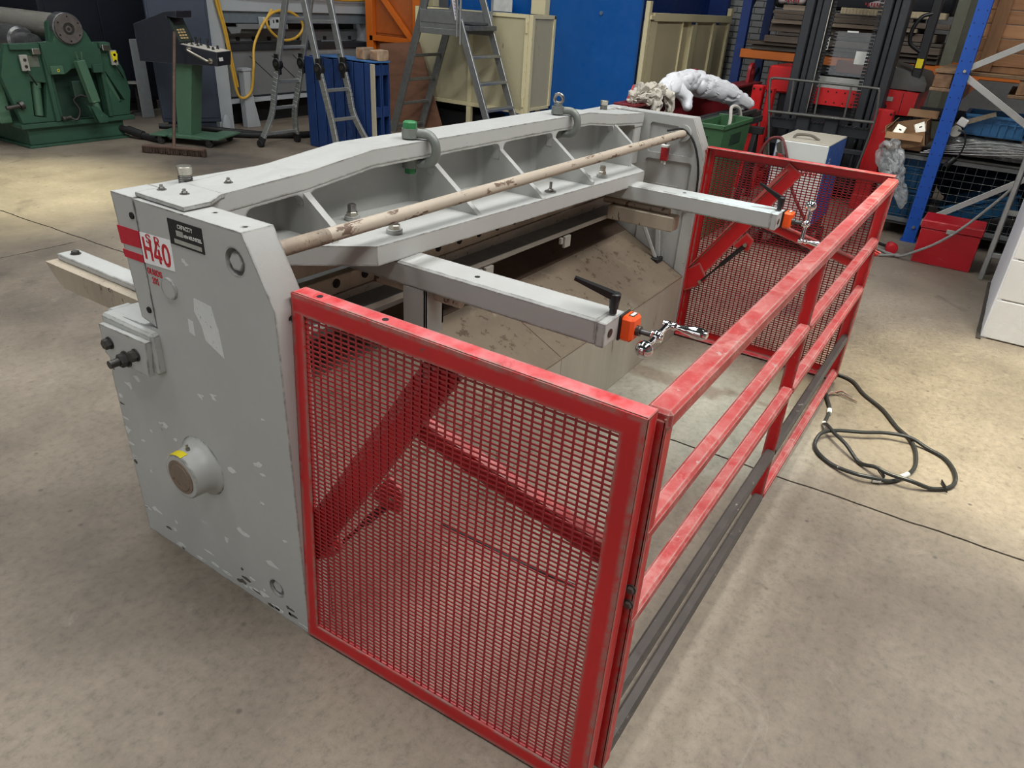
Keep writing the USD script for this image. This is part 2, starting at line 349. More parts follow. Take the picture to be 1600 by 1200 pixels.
# ------------------------------------------------------------------ the building
def concrete(name):
    n = {"geo": ("geometry", {}),
         "n1": ("noise_texture", {"scale": .75, "detail": 6., "roughness": .6}),
         "r1": ("rgb_ramp", {"ramp": [(.30, lin(80, 75, 71)), (.44, lin(116, 106, 94)), (.56, lin(138, 127, 113)), (.74, lin(158, 146, 130))]}),
         "n2": ("noise_texture", {"scale": 38., "detail": 9., "roughness": .78}),
         "r2": ("rgb_ramp", {"ramp": [(.27, (.42, .41, .40)), (.47, (.90, .90, .90)), (.72, (1.22, 1.22, 1.22))]}),
         "m1": ("mix", {"mix_type": "multiply", "fac": .85}),
         "mp": ("mapping", {"scale": (3., 5., 1), "rotation": (0, 0, .6)}),
         "n3": ("noise_texture", {"scale": 1.1, "detail": 8., "roughness": .7, "distortion": 1.2}),
         "r3": ("rgb_ramp", {"ramp": [(0, (0, 0, 0)), (.60, (0, 0, 0)), (.80, (.35, .35, .35)), (1, (.5, .5, .5))]}),
         "m2": ("mix", {"color2": lin(186, 178, 166)}),
         "s1": ("noise_texture", {"scale": 2.3, "detail": 5., "roughness": .65, "distortion": .8}),
         "r4": ("rgb_ramp", {"ramp": [(0, (1, 1, 1)), (.30, (.8, .8, .8)), (.40, (0, 0, 0)), (1, (0, 0, 0))]}),
         "m3": ("mix", {"color2": lin(74, 67, 61)}), "f4": ("math", {"math_type": "multiply", "value2": .6}),
         "v": ("voronoi_texture", {"scale": 9., "randomness": 1.}),
         "r5": ("rgb_ramp", {"ramp": [(0, (1, 1, 1)), (.05, (.6, .6, .6)), (.085, (0, 0, 0)), (1, (0, 0, 0))]}),
         "m4": ("mix", {"color2": lin(84, 76, 70)}),
         "rr": ("map_range", {"from_min": .3, "from_max": .7, "to_min": .42, "to_max": .68, "clamp": True}),
         "b": ("bump", {"strength": .22, "distance": .006}), "p": ("principled_bsdf", {"specular_ior_level": .4})}
    l = [("geo.position", "n1.vector"), ("geo.position", "n2.vector"), ("geo.position", "mp.vector"), ("mp.vector", "n3.vector"), ("geo.position", "s1.vector"), ("geo.position", "v.vector"),
         ("n1.fac", "r1.fac"), ("n2.fac", "r2.fac"), ("r1.color", "m1.color1"), ("r2.color", "m1.color2"),
         ("m1.color", "m2.color1"), ("n3.fac", "r3.fac"), ("r3.color", "m2.fac"),
         ("m2.color", "m3.color1"), ("s1.fac", "r4.fac"), ("r4.color", "f4.value1"), ("f4.value", "m3.fac"),
         ("m3.color", "m4.color1"), ("v.distance", "r5.fac"), ("r5.color", "m4.fac"),
         ("m4.color", "p.base_color"), ("n2.fac", "rr.value"), ("rr.result", "p.roughness"), ("n2.fac", "b.height"), ("b.normal", "p.normal")]
    return _mat(name, n, l)
CONC = concrete("trowelled_concrete")
JOINT = plain("dirt_filled_joint", (58, 52, 46), .9, vary=.3, bump=.5)
def jag(a, b, off, seed, step=.022, amp=.006):
    a, b = np.array(a, float), np.array(b, float); L = np.linalg.norm(b - a); k = max(2, int(L / step))
    d = (b - a) / L; nrm = np.array((-d[1], d[0])); t = np.linspace(0, 1, k + 1)
    w = np.array([(meshkit.fbm(np.array((x * L * 9, seed * 7.1, 0)), 4, seed) - .5) * 4 * amp for x in t])
    return [tuple(a + (b - a) * x + nrm * (off + q)) for x, q in zip(t, w)]
A0, A1, A2 = (1.06, 9.6), (1.30, 3.345), (1.66, -6.1)
B0 = (-5.1, 3.36)
g = .0045
fl = struct("floor", cbox(-5.1, -6.1, -.16, 9.9, 9.6, -.012, 0), JOINT)
right = jag(A0, A1, g, 1) + jag(A1, A2, g, 2)
left = jag(A1, A2, -g, 2)
P_r = Polygon(right + [(9.9, -6.1), (9.9, 9.6)])
P_l1 = Polygon([(-5.1, -6.1), (-5.1, B0[1])] + jag(B0, A1, -g, 4)[1:-1] + left)
P_l2 = Polygon([(-5.1, 9.6)] + jag(A0, A1, -g, 1) + jag(A1, B0, -g, 6)[1:])
for P_ in (P_r, P_l1, P_l2):
    part(fl, "slab", extrude(P_.buffer(0), "z", -.012, 0), CONC, smooth=False)

WALLP = paint("white_wall_paint", (172, 172, 170), .7, chip=(140, 132, 124), chips=.2, edge=False, vary=.08, scale=5, bump=.35)
WALLD = plain("workshop_wall", (96, 98, 98), .8, bump=.2)
BRICKW = paint("painted_brick", (150, 152, 152), .75, chip=(104, 100, 96), chips=.3, edge=False, vary=.12, scale=9, bump=.5)
MORTAR = plain("painted_mortar", (134, 135, 135), .9, bump=.4)
PIER = paint("white_pier_paint", (226, 226, 224), .75, chip=(168, 160, 150), chips=.22, edge=False, vary=.05, scale=6, bump=.5)
PIERS = paint("smooth_white_render", (226, 228, 234), .6, chip=(190, 186, 180), chips=.1, edge=False, vary=.04, scale=5, bump=.2)
wb = struct("wall_back", cbox(9.62, -6.1, 0, 9.8, 9.6, 5.4, 0), MORTAR)
r_ = random.Random(3)
for i in range(27):                       # the painted brickwork that shows between the rack and the press
    z = .06 + i * .075
    for k in range(9):
        y0 = .55 + k * .225 + (.1125 if i % 2 else 0)
        part(wb, "brick", cbox(9.600 - r_.random() * .004, y0, z, 9.63, y0 + .215, z + .065, .004), BRICKW, smooth=False)
struct("wall_left", cbox(-5.1, 9.4, 0, 9.8, 9.6, 5.4, 0), WALLD)
struct("wall_right", cbox(-5.1, -6.2, 0, 9.8, -6.05, 5.4, 0), WALLD)
struct("wall_near", cbox(-5.2, -6.1, 0, -5.05, 9.6, 5.4, 0), WALLD)
struct("ceiling", cbox(-5.2, -6.2, 5.4, 9.8, 9.6, 5.5, 0), WALLD)

# white painted masonry pier at the right, rough blocks on one face and smooth render on the other
pier = struct("wall_pier", cbox(3.452, -3.2, 0, 4.52, -1.305, 3.0, 0), MORTAR)
for i in range(14):
    z0 = .005 + i * .213
    yy = -1.285
    k = 0
    while yy > -3.0:
        L = .44 if not (k == 0 and i % 2) else .215
        part(pier, "block", noisy(cbox(3.434, yy - L + .004, z0, 3.475, yy, z0 + .209, .005), .002, 30, i * 9 + k, sub=2), PIER, smooth=30)
        yy -= L; k += 1
part(pier, "render", noisy(cbox(3.436, -1.31, 0, 4.53, -1.279, 3.0, .003), .0025, 18, 5, sub=4), PIERS, smooth=40)
part(pier, "dirt_strip", noisy(cbox(3.40, -1.285, 0, 4.5, -1.262, .006, 0), .004, 20, 8, sub=3), JOINT)
# ------------------------------------------------------------------ guillotine shear
XN0, XN1, XF0, XF1 = 0.0, .0765, 2.344, 2.427
sh = thing("guillotine_shear", "grey cast guillotine shear with red stripes, standing inside the red mesh guard", "guillotine", (1.21, .3, 0))
plate_poly = Polygon([(0, 0), (0, .871), (.0743, 1.014), (.4215, 1.014), (.424, .712), (.60, .70), (.655, .69), (.672, .60), (.682, .50), (.680, .30), (.671, 0)])
def side_plate(x0, x1, holes):
    m = mani(extrude(plate_poly, "x", x0, x1))
    for h in holes: m = m - mani(h)
    return m
near = side_plate(XN0, XN1, [cyl((-.02, .104, .949), (.028, .104, .949), .0285, n=32), cyl((-.02, .109, .090), (.02, .109, .090), .0255, n=32), cyl((.0383, -.02, .846), (.0383, .02, .846), .0075, n=12), cyl((.03, .1, 1.0), (.03, .1, 1.03), .006, n=12), cyl((.052, .22, 1.0), (.052, .22, 1.03), .004, n=12), cyl((.035, -.02, .52), (.035, .02, .52), .006, n=12)])
part(sh, "side_frame", near, GREY)
part(sh, "front_cover", extrude([(.4255, 1.016), (.507, 1.016), (.4815, .727), (.4285, .7165)], "x", XN0, XN1 + .01), GREY)
fc = numbered  # (kept short)
part(sh, "red_stripe", extrude([(.426, .943), (.5065, .9415), (.5032, .901), (.426, .9045)], "x", -.0012, .002), REDST)
part(sh, "red_stripe", extrude([(.426, .889), (.5022, .8875), (.4995, .870), (.426, .871)], "x", -.0012, .002), REDST)
for y, z in ((.438, .975), (.443, .755)):
    part(sh, "cover_screw", cyl((-.003, y, z), (.004, y, z), .0075, n=16), HOLE)
# recessed tie-rod nuts
part(sh, "tie_rod_nut", hexa((.030, .104, .949), (.002, .104, .949), .038), GREY)
part(sh, "tie_rod_nut", hexa((.022, .109, .090), (.004, .109, .090), .034), GREY)
part(sh, "blanking_disc", cyl((.001, .343, .833), (-.006, .343, .833), .0255, r1=.0245, n=40), GREY)
# capacity plate
cp = part(sh, "capacity_plate", cbox(-.0016, .197, .9425, .001, .3085, .9965, .0004), BLACKL, "black metal plate lettered CAPACITY")
part(cp, "lettering", text_on("CAPACITY", .0085, (-.0016, .276, .981), "-x", width=.050), WHITEL)
part(cp, "lettering", text_on("m/m MILD STEEL", .0068, (-.0016, .258, .9655), "-x", bold=True, width=.058), WHITEL)
part(cp, "blank_strip", cbox(-.0022, .260, .964, -.001, .283, .976, 0), SILVERL)
part(cp, "blank_strip", cbox(-.0022, .203, .9475, -.001, .293, .9565, 0), SILVERL)
# paper label with handwritten-style number
pl = part(sh, "paper_label", extrude([(.422, .943), (.311, .9475), (.312, .879), (.4235, .8735)], "x", -.0009, .0005), PAPER, "white paper label marked H40")
t = text_on("H40", .047, (-.0009, .419, .886), "-x", bold=True, width=.098); part(pl, "lettering", t, REDL)
t = text_on("S R", .020, (-.0013, .402, .924), "-x", bold=False, width=.05); part(pl, "lettering", t, REDL)
pt = part(sh, "painted_text", text_on("GU8DS", .0135, (-.0002, .4205, .8505), "-x", bold=True, width=.055), REDL, "red painted machine number")
part(sh, "painted_text", text_on("101", .0145, (-.0002, .408, .830), "-x", bold=True, width=.025), REDL)
scar = Polygon([(.262, .832), (.205, .828), (.190, .774), (.184, .712), (.243, .738), (.249, .77), (.268, .80)])
part(sh, "paint_scar", extrude(scar, "x", -.0004, .001), SCUFF, "pale patch where a label was torn off")
part(sh, "paint_scar", extrude([(.296, .775), (.278, .772), (.279, .737), (.299, .742)], "x", -.0004, .001), SCUFF)
rs = random.Random(11); CHIPD = plain("dark_chipped_primer", (84, 78, 70), .7, vary=.2)
for k in range(26):                       # knocks and scratches through the paint
    y, z = rs.uniform(.03, .62), rs.uniform(.05, .62 if rs.random() < .6 else .98)
    if y > .40 and z > .68: continue
    a, L, w = rs.uniform(0, PI), rs.uniform(.008, .035), rs.uniform(.002, .006)
    pts = [(y + math.cos(a + q) * L * rs.uniform(.3, 1) * (1 if abs(math.cos(q)) > .5 else .3), z + math.sin(a + q) * L * rs.uniform(.2, 1) * .5) for q in np.linspace(0, 2 * PI, 8)[:-1]]
    pg = Polygon(pts).buffer(0)
    if pg.area > 1e-6: part(sh, "paint_scar", extrude(pg, "x", -.0003, .001), SCUFF, smooth=False)
for k in range(46):                       # chipped paint along the foot and the front edge
    if k < 34: y, z = rs.uniform(.01, .66), rs.betavariate(1.1, 5) * .16 + .006
    else: y, z = .672 - rs.uniform(0, .012), rs.uniform(.05, .55)
    L, w = rs.uniform(.006, .026), rs.uniform(.003, .010)
    pg = Polygon([(y + math.cos(q) * L * rs.uniform(.5, 1), z + math.sin(q) * w * rs.uniform(.4, 1)) for q in np.linspace(0, 2 * PI, 10)[:-1]]).buffer(0).intersection(plate_poly.buffer(-.002))
    if pg.area > 1e-6: part(sh, "paint_chip", extrude(pg, "x", -.00035, .001), SCUFF if k % 3 else CHIPD, smooth=False)
# bearing boss
bs = part(sh, "bearing_boss", lathe([(0, 0), (.088, 0), (.076, .004), (.067, .013), (.0625, .028), (.061, .045), (.060, .060), (.058, .062), (0, .062)], 48).apply_transform(np.array([[0, 0, -1, .002], [0, 1, 0, .341], [1, 0, 0, .364], [0, 0, 0, 1]], float)), GREY)
part(bs, "bearing_ring", ring((-.0585, .341, .364), (-.0625, .341, .364), .046, .038), BRASSY)
part(bs, "shaft_end", cyl((-.056, .341, .364), (-.0635, .341, .364), .038, n=36, bev=.002), BRASSY)
part(bs, "yellow_tape", trimesh.util.concatenate([bar((-.0595, .341 + math.sin(a) * .0603, .364 + math.cos(a) * .0603), (-.040, .341 + math.sin(a) * .0615, .364 + math.cos(a) * .0615), .0090, .0012, up=(0, math.sin(a), math.cos(a)), bev=0) for a in np.linspace(-.12, .62, 7)]), YELLOWT)
part(bs, "grease_nipple", MB(hexa((-.030, .341, .425), (-.030, .342, .433), .009), cyl((-.030, .342, .431), (-.030, .343, .440), .003, n=10)), STEEL)
# bolted bracket at the front
br = part(sh, "table_bracket", MB(cbox(-.02, .424, .595, .08, .632, .702, .006), cbox(.001, .424, .56, .07, .655, .70, .01)), GREY)
part(br, "clamp_plate", extrude([(.4265, .687), (.619, .682), (.617, .604), (.600, .594), (.44, .594)], "x", -.035, -.0205), GREY)
part(br, "clamp_bolt", MB(cyl((-.034, .585, .640), (-.038, .585, .640), .016, n=24), hexa((-.037, .585, .640), (-.052, .585, .640), .024)), DSTEEL)
part(br, "clamp_bolt", MB(cyl((-.034, .476, .642), (-.038, .476, .642), .016, n=24), hexa((-.037, .476, .642), (-.052, .476, .642), .024)), DSTEEL)
part(br, "adjusting_stud", MB(cyl((-.034, .524, .616), (-.038, .524, .616), .021, n=24), hexa((-.037, .524, .616), (-.055, .524, .616), .030), cyl((-.05, .524, .616), (-.078, .524, .616), .010, n=16)), DSTEEL)
# table and squaring arm
part(sh, "table", MB(cbox(.078, .44, .60, 2.342, .66, .69, .004), cbox(.10, .42, .25, 2.32, .46, .61, .004)), GREYIN)
sa = part(sh, "squaring_arm", extrude([(.43, .70), (1.085, .70), (1.02, .638), (.43, .638)], "x", .082, .172), OILY, "steel squaring arm reaching out in front")
part(sa, "ruler_strip", cbox(.112, .43, .70, .172, 1.075, .718, .002), GREY)
part(sa, "arm_bolt", MB(cyl((.145, 1.035, .718), (.145, 1.035, .720), .014, n=20), hexa((.145, 1.035, .719), (.145, 1.035, .728), .018)), DSTEEL)
# far end frame: recessed casting on the inside
part(sh, "side_frame", side_plate(XF0 + .012, XF1, []), GREYIN)
h1 = Polygon([(.268, .978), (.105, .972), (.075, .925), (.047, .88), (.047, .852), (.268, .850)]).buffer(-.014).buffer(.014)
h2 = Polygon([(.268, .822), (.047, .826), (.047, .06), (.62, .06), (.62, .50), (.268, .56)]).buffer(-.014).buffer(.014)
part(sh, "frame_rim", extrude(plate_poly.buffer(-.001).difference(h1).difference(h2), "x", XF0, XF0 + .013), GREYIN)
part(sh, "frame_rim", MB(extrude(sbox(.12, .30, .268, .655).buffer(-.008).buffer(.008), "x", XF0 + .006, XF0 + .013), extrude(sbox(.10, .685, .268, .715), "x", XF0 + .006, XF0 + .013)), GREYIN)
part(sh, "tie_rod_boss", MB(ring((XF0 + .013, .104, .949), (XF0 - .012, .104, .949), .034, .017), cyl((XF0 + .012, .104, .949), (XF0 - .004, .104, .949), .030, n=24)), GREYIN)

# the ram between the end frames
zt = lambda x: float(np.interp(x, [.0, .09, .37, .60, 1.815, 2.05, 2.336], [1.0215, 1.022, 1.036, 1.060, 1.054, 1.028, 1.009]))
zf = lambda x: .890 - .030 * (x - .1)
YB = .300                                   # rear face of the top flange
xs = sorted(set(list(np.linspace(.082, 2.336, 40)) + [.37, .60, 1.815, 2.05]))
top = [(x, zt(x)) for x in xs]
flange = Polygon(top + [(x, zt(x) - .040) for x in reversed(xs)])
part(sh, "top_flange", extrude(flange, "y", YB, .437), GREY)
openings = []
ribx = [.365, .865, 1.2075, 1.55, 2.05]
bounds = [.185] + ribx + [2.255]
for a, b in zip(bounds[:-1], bounds[1:]):
    xa, xb = a + (.011 if a != .185 else 0), b - (.011 if b != 2.255 else 0)
    q = [(x, zt(x) - .048) for x in np.linspace(xa, xb, 12)]
    openings.append(Polygon(q + [(xb, .80), (xa, .80)]).buffer(-.022).buffer(.022))
lip = Polygon([(x, zt(x) - .03) for x in xs] + [(2.336, .86), (.082, .86)]).difference(unary_union(openings))
lipm = mani(extrude(lip, "y", YB, YB + .028)).trim_by_plane((0, 0, 1), .955)
lipm = tm(lipm); lipm.vertices[:, 1] += .0015; part(sh, "flange_lip", lipm, GREY)
web = sbox(.082, .385, 2.336, .43)
for x in ribx: web = web.union(sbox(x - .010, .21 if x in (.365, 2.05) else .124, x + .010, .40))
for a, b in ((.082, .185), (2.255, 2.336)): web = web.union(sbox(a + .001, YB + .007, b - .001, .40))
web = web.buffer(.024).buffer(-.048).buffer(.024) if False else web.buffer(.022, join_style=2).buffer(-.022, join_style=1).buffer(0)
body = mani(extrude(web, "z", .78, 1.0))
body = body.trim_by_plane((.030, 0, 1), .8885 - .03 + .003)
nv = np.array((0, .16, .17)); nv = np.array((0, .120, -.165)); nv /= np.linalg.norm(nv)
cut = body.trim_by_plane(tuple(nv), float(nv @ np.array((0, YB + .002, .988))))
part(sh, "ram_web", cut, GREYIN)
for a, b in ((.082, .185), (2.255, 2.336)):
    part(sh, "ram_end", cbox(a + .003, YB + .004, .86, b - .003, .40, zt((a + b) / 2) - .02, .004), GREY)
# bottom flange: raked, with cut corners
plan = Polygon([(.415, .12), (2.0, .12), (2.13, .25), (2.13, .42), (.082, .42), (.082, .415), (.12, .415)])
bf = tm(mani(extrude(plan.difference(Point(1.69, .235).buffer(.024)), "z", -.050, 0)))
bf.vertices[:, 2] += zf(bf.vertices[:, 0]); part(sh, "bottom_flange", bf, GREY)
for x, y in ((.535, .172), (.548, .335), (1.715, .172), (1.735, .29)):
    z = zf(x)
    fb = part(sh, "flange_bolt", MB(cyl((x, y, z), (x, y, z + .012), .021, n=28, bev=.001)), GREY)
    part(fb, "bolt_head", hexa((x, y, z + .012), (x, y, z + .024), .027), ZINC)
    part(fb, "bolt_stem", hexa((x, y, z + .024), (x, y, z + .044), .021), STEEL if x < 1 else ZINC)
x, y = 1.315, .165
part(sh, "adjuster_screw", MB(cyl((x, y, zf(x)), (x, y, zf(x) + .004), .020, n=24), hexa((x, y, zf(x) + .004), (x, y, zf(x) + .011), .020), cyl((x, y, zf(x)), (x, y, zf(x) + .034), .005, n=12)), STEEL)
# ram plate over the near frame with its clamp screws, hold-down spring caps, fixed front beam
part(sh, "ram_end_plate", extrude([(.010, .262), (.012, .432), (.135, .440), (.135, .2975), (.125, .2975), (.075, .262)], "z", 1.0165, 1.0245), GREY)
for x, y in ((.062, .413), (.074, .350), (.195, .363)):
    zs = 1.0245 if x < .1 else zt(x)
    part(sh, "plate_screw", MB(cyl((x, y, zs), (x, y, zs + .0015), .010, n=18), hexa((x, y, zs), (x, y, zs + .006), .011), cyl((x, y, zs), (x, y, zs + .011), .004, n=10)), STEEL)
part(sh, "front_beam", MB(cbox(.087, .440, .76, 2.344, .507, 1.016, .003)), GREY)
part(sh, "front_cover", cbox(2.344, .424, .72, 2.427, .507, 1.016, .003), GREY)
for x, y in ((.150, .456), (2.205, .440)):
    sc = part(sh, "spring_cap", MB(cyl((x, y, 1.016), (x, y, 1.036), .0145, n=28)), STEEL)
    part(sc, "cap_thread", MB(*[ring((x, y, 1.018 + k * .0045), (x, y, 1.0195 + k * .0045), .0158, .012, 24) for k in range(4)]), DSTEEL); part(sc, "cap_head", cyl((x, y, 1.036), (x, y, 1.056), .0155, r1=.018, n=28, bev=.0015), ZINC)
part(sh, "cable_slot", cbox(.185, .441, 1.0155, .30, .452, 1.0172, 0), HOLE)
# tie rod across the back with a knurled end
tr = part(sh, "tie_rod", cyl((.24, .104, .949), (XF0, .104, .949), .0165, n=28), DIRTYCREAM)
part(tr, "knurled_sleeve", cyl((XN1, .104, .949), (.24, .104, .949), .0172, n=28), KNURL)
# blade beam, blade and screws under the flange
def raked(x0, y0, z0, x1, y1, z1, k=-.006, bev=.002):
    t = cbox(x0, y0, z0, x1, y1, z1, bev); t.vertices[:, 2] += k * (t.vertices[:, 0] - 1.2); return t
part(sh, "ram_lower_beam", raked(.09, .31, .755, 2.33, .42, .845, -.02), OILY)
part(sh, "blade_holder", raked(.09, .300, .698, 2.33, .33, .748), OILY)
part(sh, "blade", raked(.09, .294, .62, 2.33, .32, .697), BLADE)
for k in range(19):
    x = .225 + k * .1085
    z = .728 - .006 * (x - 1.2)
    part(sh, "blade_screw", MB(cyl((x, .301, z), (x, .2975, z), .0125, n=16), bar((x - .009, .2972, z - .007), (x + .009, .2972, z + .007), .0025, .0015, up=(0, 1, 0), bev=0)), HOLE)
# back gauge angle bar with brackets
part(sh, "backgauge_bar", raked(.25, .215, .660, 2.20, .30, .668, -.020, .001), BACKG)
part(sh, "backgauge_lip", raked(.25, .212, .652, 2.20, .2165, .6695, -.020, .001), YELLOWISH)
for x in (1.0, 1.52): part(sh, "gauge_tab", MB(raked(x, .20, .605, x + .045, .212, .65, -.02), raked(x - .03, .20, .625, x - .015, .212, .65, -.02)), YELLOWISH)
part(sh, "gauge_bolt", MB(cyl((.36, .258, .685), (.36, .258, .69), .016, n=20), hexa((.36, .258, .689), (.36, .258, .695), .018)), BACKG)
# two arms with counters, clamp levers and cranks
def arm(xc, zt_, lever_dir, crank_deg):
    a = part(sh, "backgauge_arm", cbox(xc - .0475, -.455, zt_ - .062, xc + .0475, .30, zt_, .005), GREY)
    part(a, "arm_end_plate", cbox(xc - .047, -.475, zt_ - .063, xc + .049, -.454, zt_ - .004, .002), GREY)
    part(a, "plug", MB(cyl((xc - .020, -.474, zt_ - .034), (xc - .020, -.477, zt_ - .034), .010, n=20)), DSTEEL)
    part(a, "arm_hole", cyl((xc - .005, -.10, zt_ - .001), (xc - .005, -.10, zt_ + .0006), .007, n=16), HOLE)
    if xc < 1: part(a, "hanger_bracket", MB(cbox(xc - .047, .03, zt_ - .19, xc - .040, .105, zt_ - .06, .001), cbox(xc + .02, .03, zt_ - .17, xc + .027, .12, zt_ - .06, .001), cbox(xc - .047, .03, zt_ - .19, xc + .027, .037, zt_ - .06, .001)), GREYIN)
    part(a, "lead_screw", cyl((xc, -.05, zt_ - .085), (xc, .24, zt_ - .085), .014, n=16), DIRTYCREAM)
    ct = part(a, "position_counter", MB(cbox(xc + .022, -.510, zt_ - .066, xc + .072, -.476, zt_ - .006, .007)), ORANGEP, "orange position counter")
    part(ct, "counter_window", cbox(xc + .036, -.503, zt_ - .0065, xc + .062, -.490, zt_ - .0050, .0005), BLACKP)
    for k in range(4): part(ct, "digit_wheel", cbox(xc + .038 + k * .006, -.501, zt_ - .0052, xc + .0425 + k * .006, -.493, zt_ - .0044, 0), WHITEL)
    part(ct, "counter_gasket", cbox(xc + .021, -.480, zt_ - .067, xc + .073, -.474, zt_ - .005, .002), BLACKP)
    cx, cz = xc + .047, zt_ - .040
    part(a, "crank_shaft", MB(cyl((cx, -.505, cz), (cx, -.520, cz), .012, n=24), cyl((cx, -.518, cz), (cx, -.552, cz), .0065, n=20)), DSTEEL)
    # crank: hub, ball weight, arm, turned grip
    T = trimesh.transformations.rotation_matrix(math.radians(crank_deg), (0, 1, 0))
    T2 = np.eye(4); T2[:3, 3] = (cx, -.560, cz); T = T2 @ T
    ck = part(a, "crank_handle", MB(*[xf(t, T) for t in (icos((0, 0, 0), .0150), cyl((-.056, 0, 0), (.060, 0, 0), .0072, n=20), cyl((0, .012, 0), (0, -.012, 0), .0115, n=24), icos((.062, 0, 0), .0098), lathe([(0, -.012), (.009, -.011), (.0095, 0), (.009, .006), (0, .007)], 20).apply_transform(trimesh.transformations.rotation_matrix(PI / 2, (1, 0, 0), (0, 0, 0)) ).apply_translation((.062, 0, 0)))]), CHROME)
    part(ck, "crank_ball", xf(icos((-.066, 0, 0), .0200, 4), T), CHROME)
    gp = lathe([(0, 0), (.0075, .001), (.0078, .006), (.0052, .010), (.0055, .016), (.0085, .030), (.0115, .046), (.0112, .058), (.0075, .068), (0, .071)], 28)
    gp.apply_transform(trimesh.transformations.rotation_matrix(PI / 2, (1, 0, 0))); gp.apply_scale(1.22); gp.apply_translation((.062, -.010, 0))
    part(ck, "crank_grip", xf(gp, T), CHROME)
    lx, ly = xc + .012, -.462
    lv = part(a, "clamp_lever", MB(cyl((lx, ly, zt_), (lx, ly, zt_ + .012), .0085, n=20), cyl((lx, ly, zt_ + .010), (lx, ly, zt_ + .048), .0105, r1=.0135, n=24, bev=.002)), BLACKP)
    d = np.array(lever_dir, float); d /= np.linalg.norm(d)
    p0 = np.array((lx, ly, zt_ + .040)); p1 = p0 + d * .098
    sec = []
    side = np.cross(d, (0, 0, 1)); side /= np.linalg.norm(side); upv = np.cross(side, d)
    pts = []
    for q, w, h in ((-.12, .010, .008), (.12, .012, .0095), (.7, .0095, .006), (1.0, .007, .0045)):
        c = p0 + (p1 - p0) * q
        for sx in (-1, 1):
            for sz in (-1, 1): pts.append(c + side * w * sx * .9 + upv * h * sz * .8); 
    part(lv, "lever_arm", m3.Manifold.hull_points(np.array(pts, np.float32)), BLACKP)
arm(.5355, .826, (-.35, .78, .30), -7)
arm(1.905, .800, (-.2, .75, .42), 97)
# chute behind the blades
CH = lambda y: .315 + .50 * y
def sloped(x0, x1, y0, y1, th=.004):
    return extrude([(y0, CH(y0)), (y1, CH(y1)), (y1, CH(y1) - th), (y0, CH(y0) - th)], "x", x0, x1)
for x0, x1 in ((.080, 1.203), (1.206, 2.342)):
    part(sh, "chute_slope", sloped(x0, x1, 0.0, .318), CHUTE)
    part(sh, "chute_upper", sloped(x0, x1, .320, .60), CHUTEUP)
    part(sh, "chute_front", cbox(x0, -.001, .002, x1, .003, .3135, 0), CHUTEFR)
part(sh, "chute_edge", tube([(.08, .0005, .314), (2.342, .0005, .314)], .004, 8), CHUTE)
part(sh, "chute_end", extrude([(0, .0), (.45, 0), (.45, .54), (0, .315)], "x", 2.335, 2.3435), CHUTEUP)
part(sh, "strut", bar((2.27, .235, .60), (2.30, .125, .375), .014, .014), GREYIN)
part(sh, "strut", bar((2.325, .16, .60), (2.325, .13, .375), .022, .012), GREYIN)
part(sh, "strut_foot", cbox(2.27, .105, .365, 2.335, .145, .39, .004), BLACKP)
part(sh, "gauge_pad", MB(cbox(1.868, -.085, .645, 1.935, .205, .704, .004), cbox(1.88, -.087, .655, 1.923, -.04, .696, .002)), OILY)
# safety switch on its cable
sw = part(sh, "safety_switch", cbox(2.295, .150, .828, 2.318, .182, .886, .003), plain("red_switch_body", (176, 36, 44), .4), "small red safety switch hanging on the far frame")
part(sw, "switch_cap", MB(cbox(2.294, .148, .884, 2.319, .184, .896, .002), cyl((2.306, .160, .828), (2.306, .160, .812), .005, n=12), cyl((2.306, .172, .828), (2.306, .172, .815), .005, n=12)), WHITEL)
part(sw, "switch_lead", tube(spline([(2.306, .166, .895), (2.309, .168, .92), (2.315, .155, .948)]), .003, 8), BLACKP)
part(sh, "switch_cable", tube(spline([(2.26, .150, .962), (2.32, .105, .968), (2.338, .06, .93), (2.338, .025, .86), (2.339, .006, .77), (2.338, .004, .67), (2.335, .03, .625), (2.33, .06, .63)]), .0045, 8), BLACKP)
part(sh, "cable_clip", MB(cbox(2.328, .055, .62, 2.343, .066, .65, .002), cyl((2.338, .06, .64), (2.338, .15, .665), .006, n=10)), BLACKP)
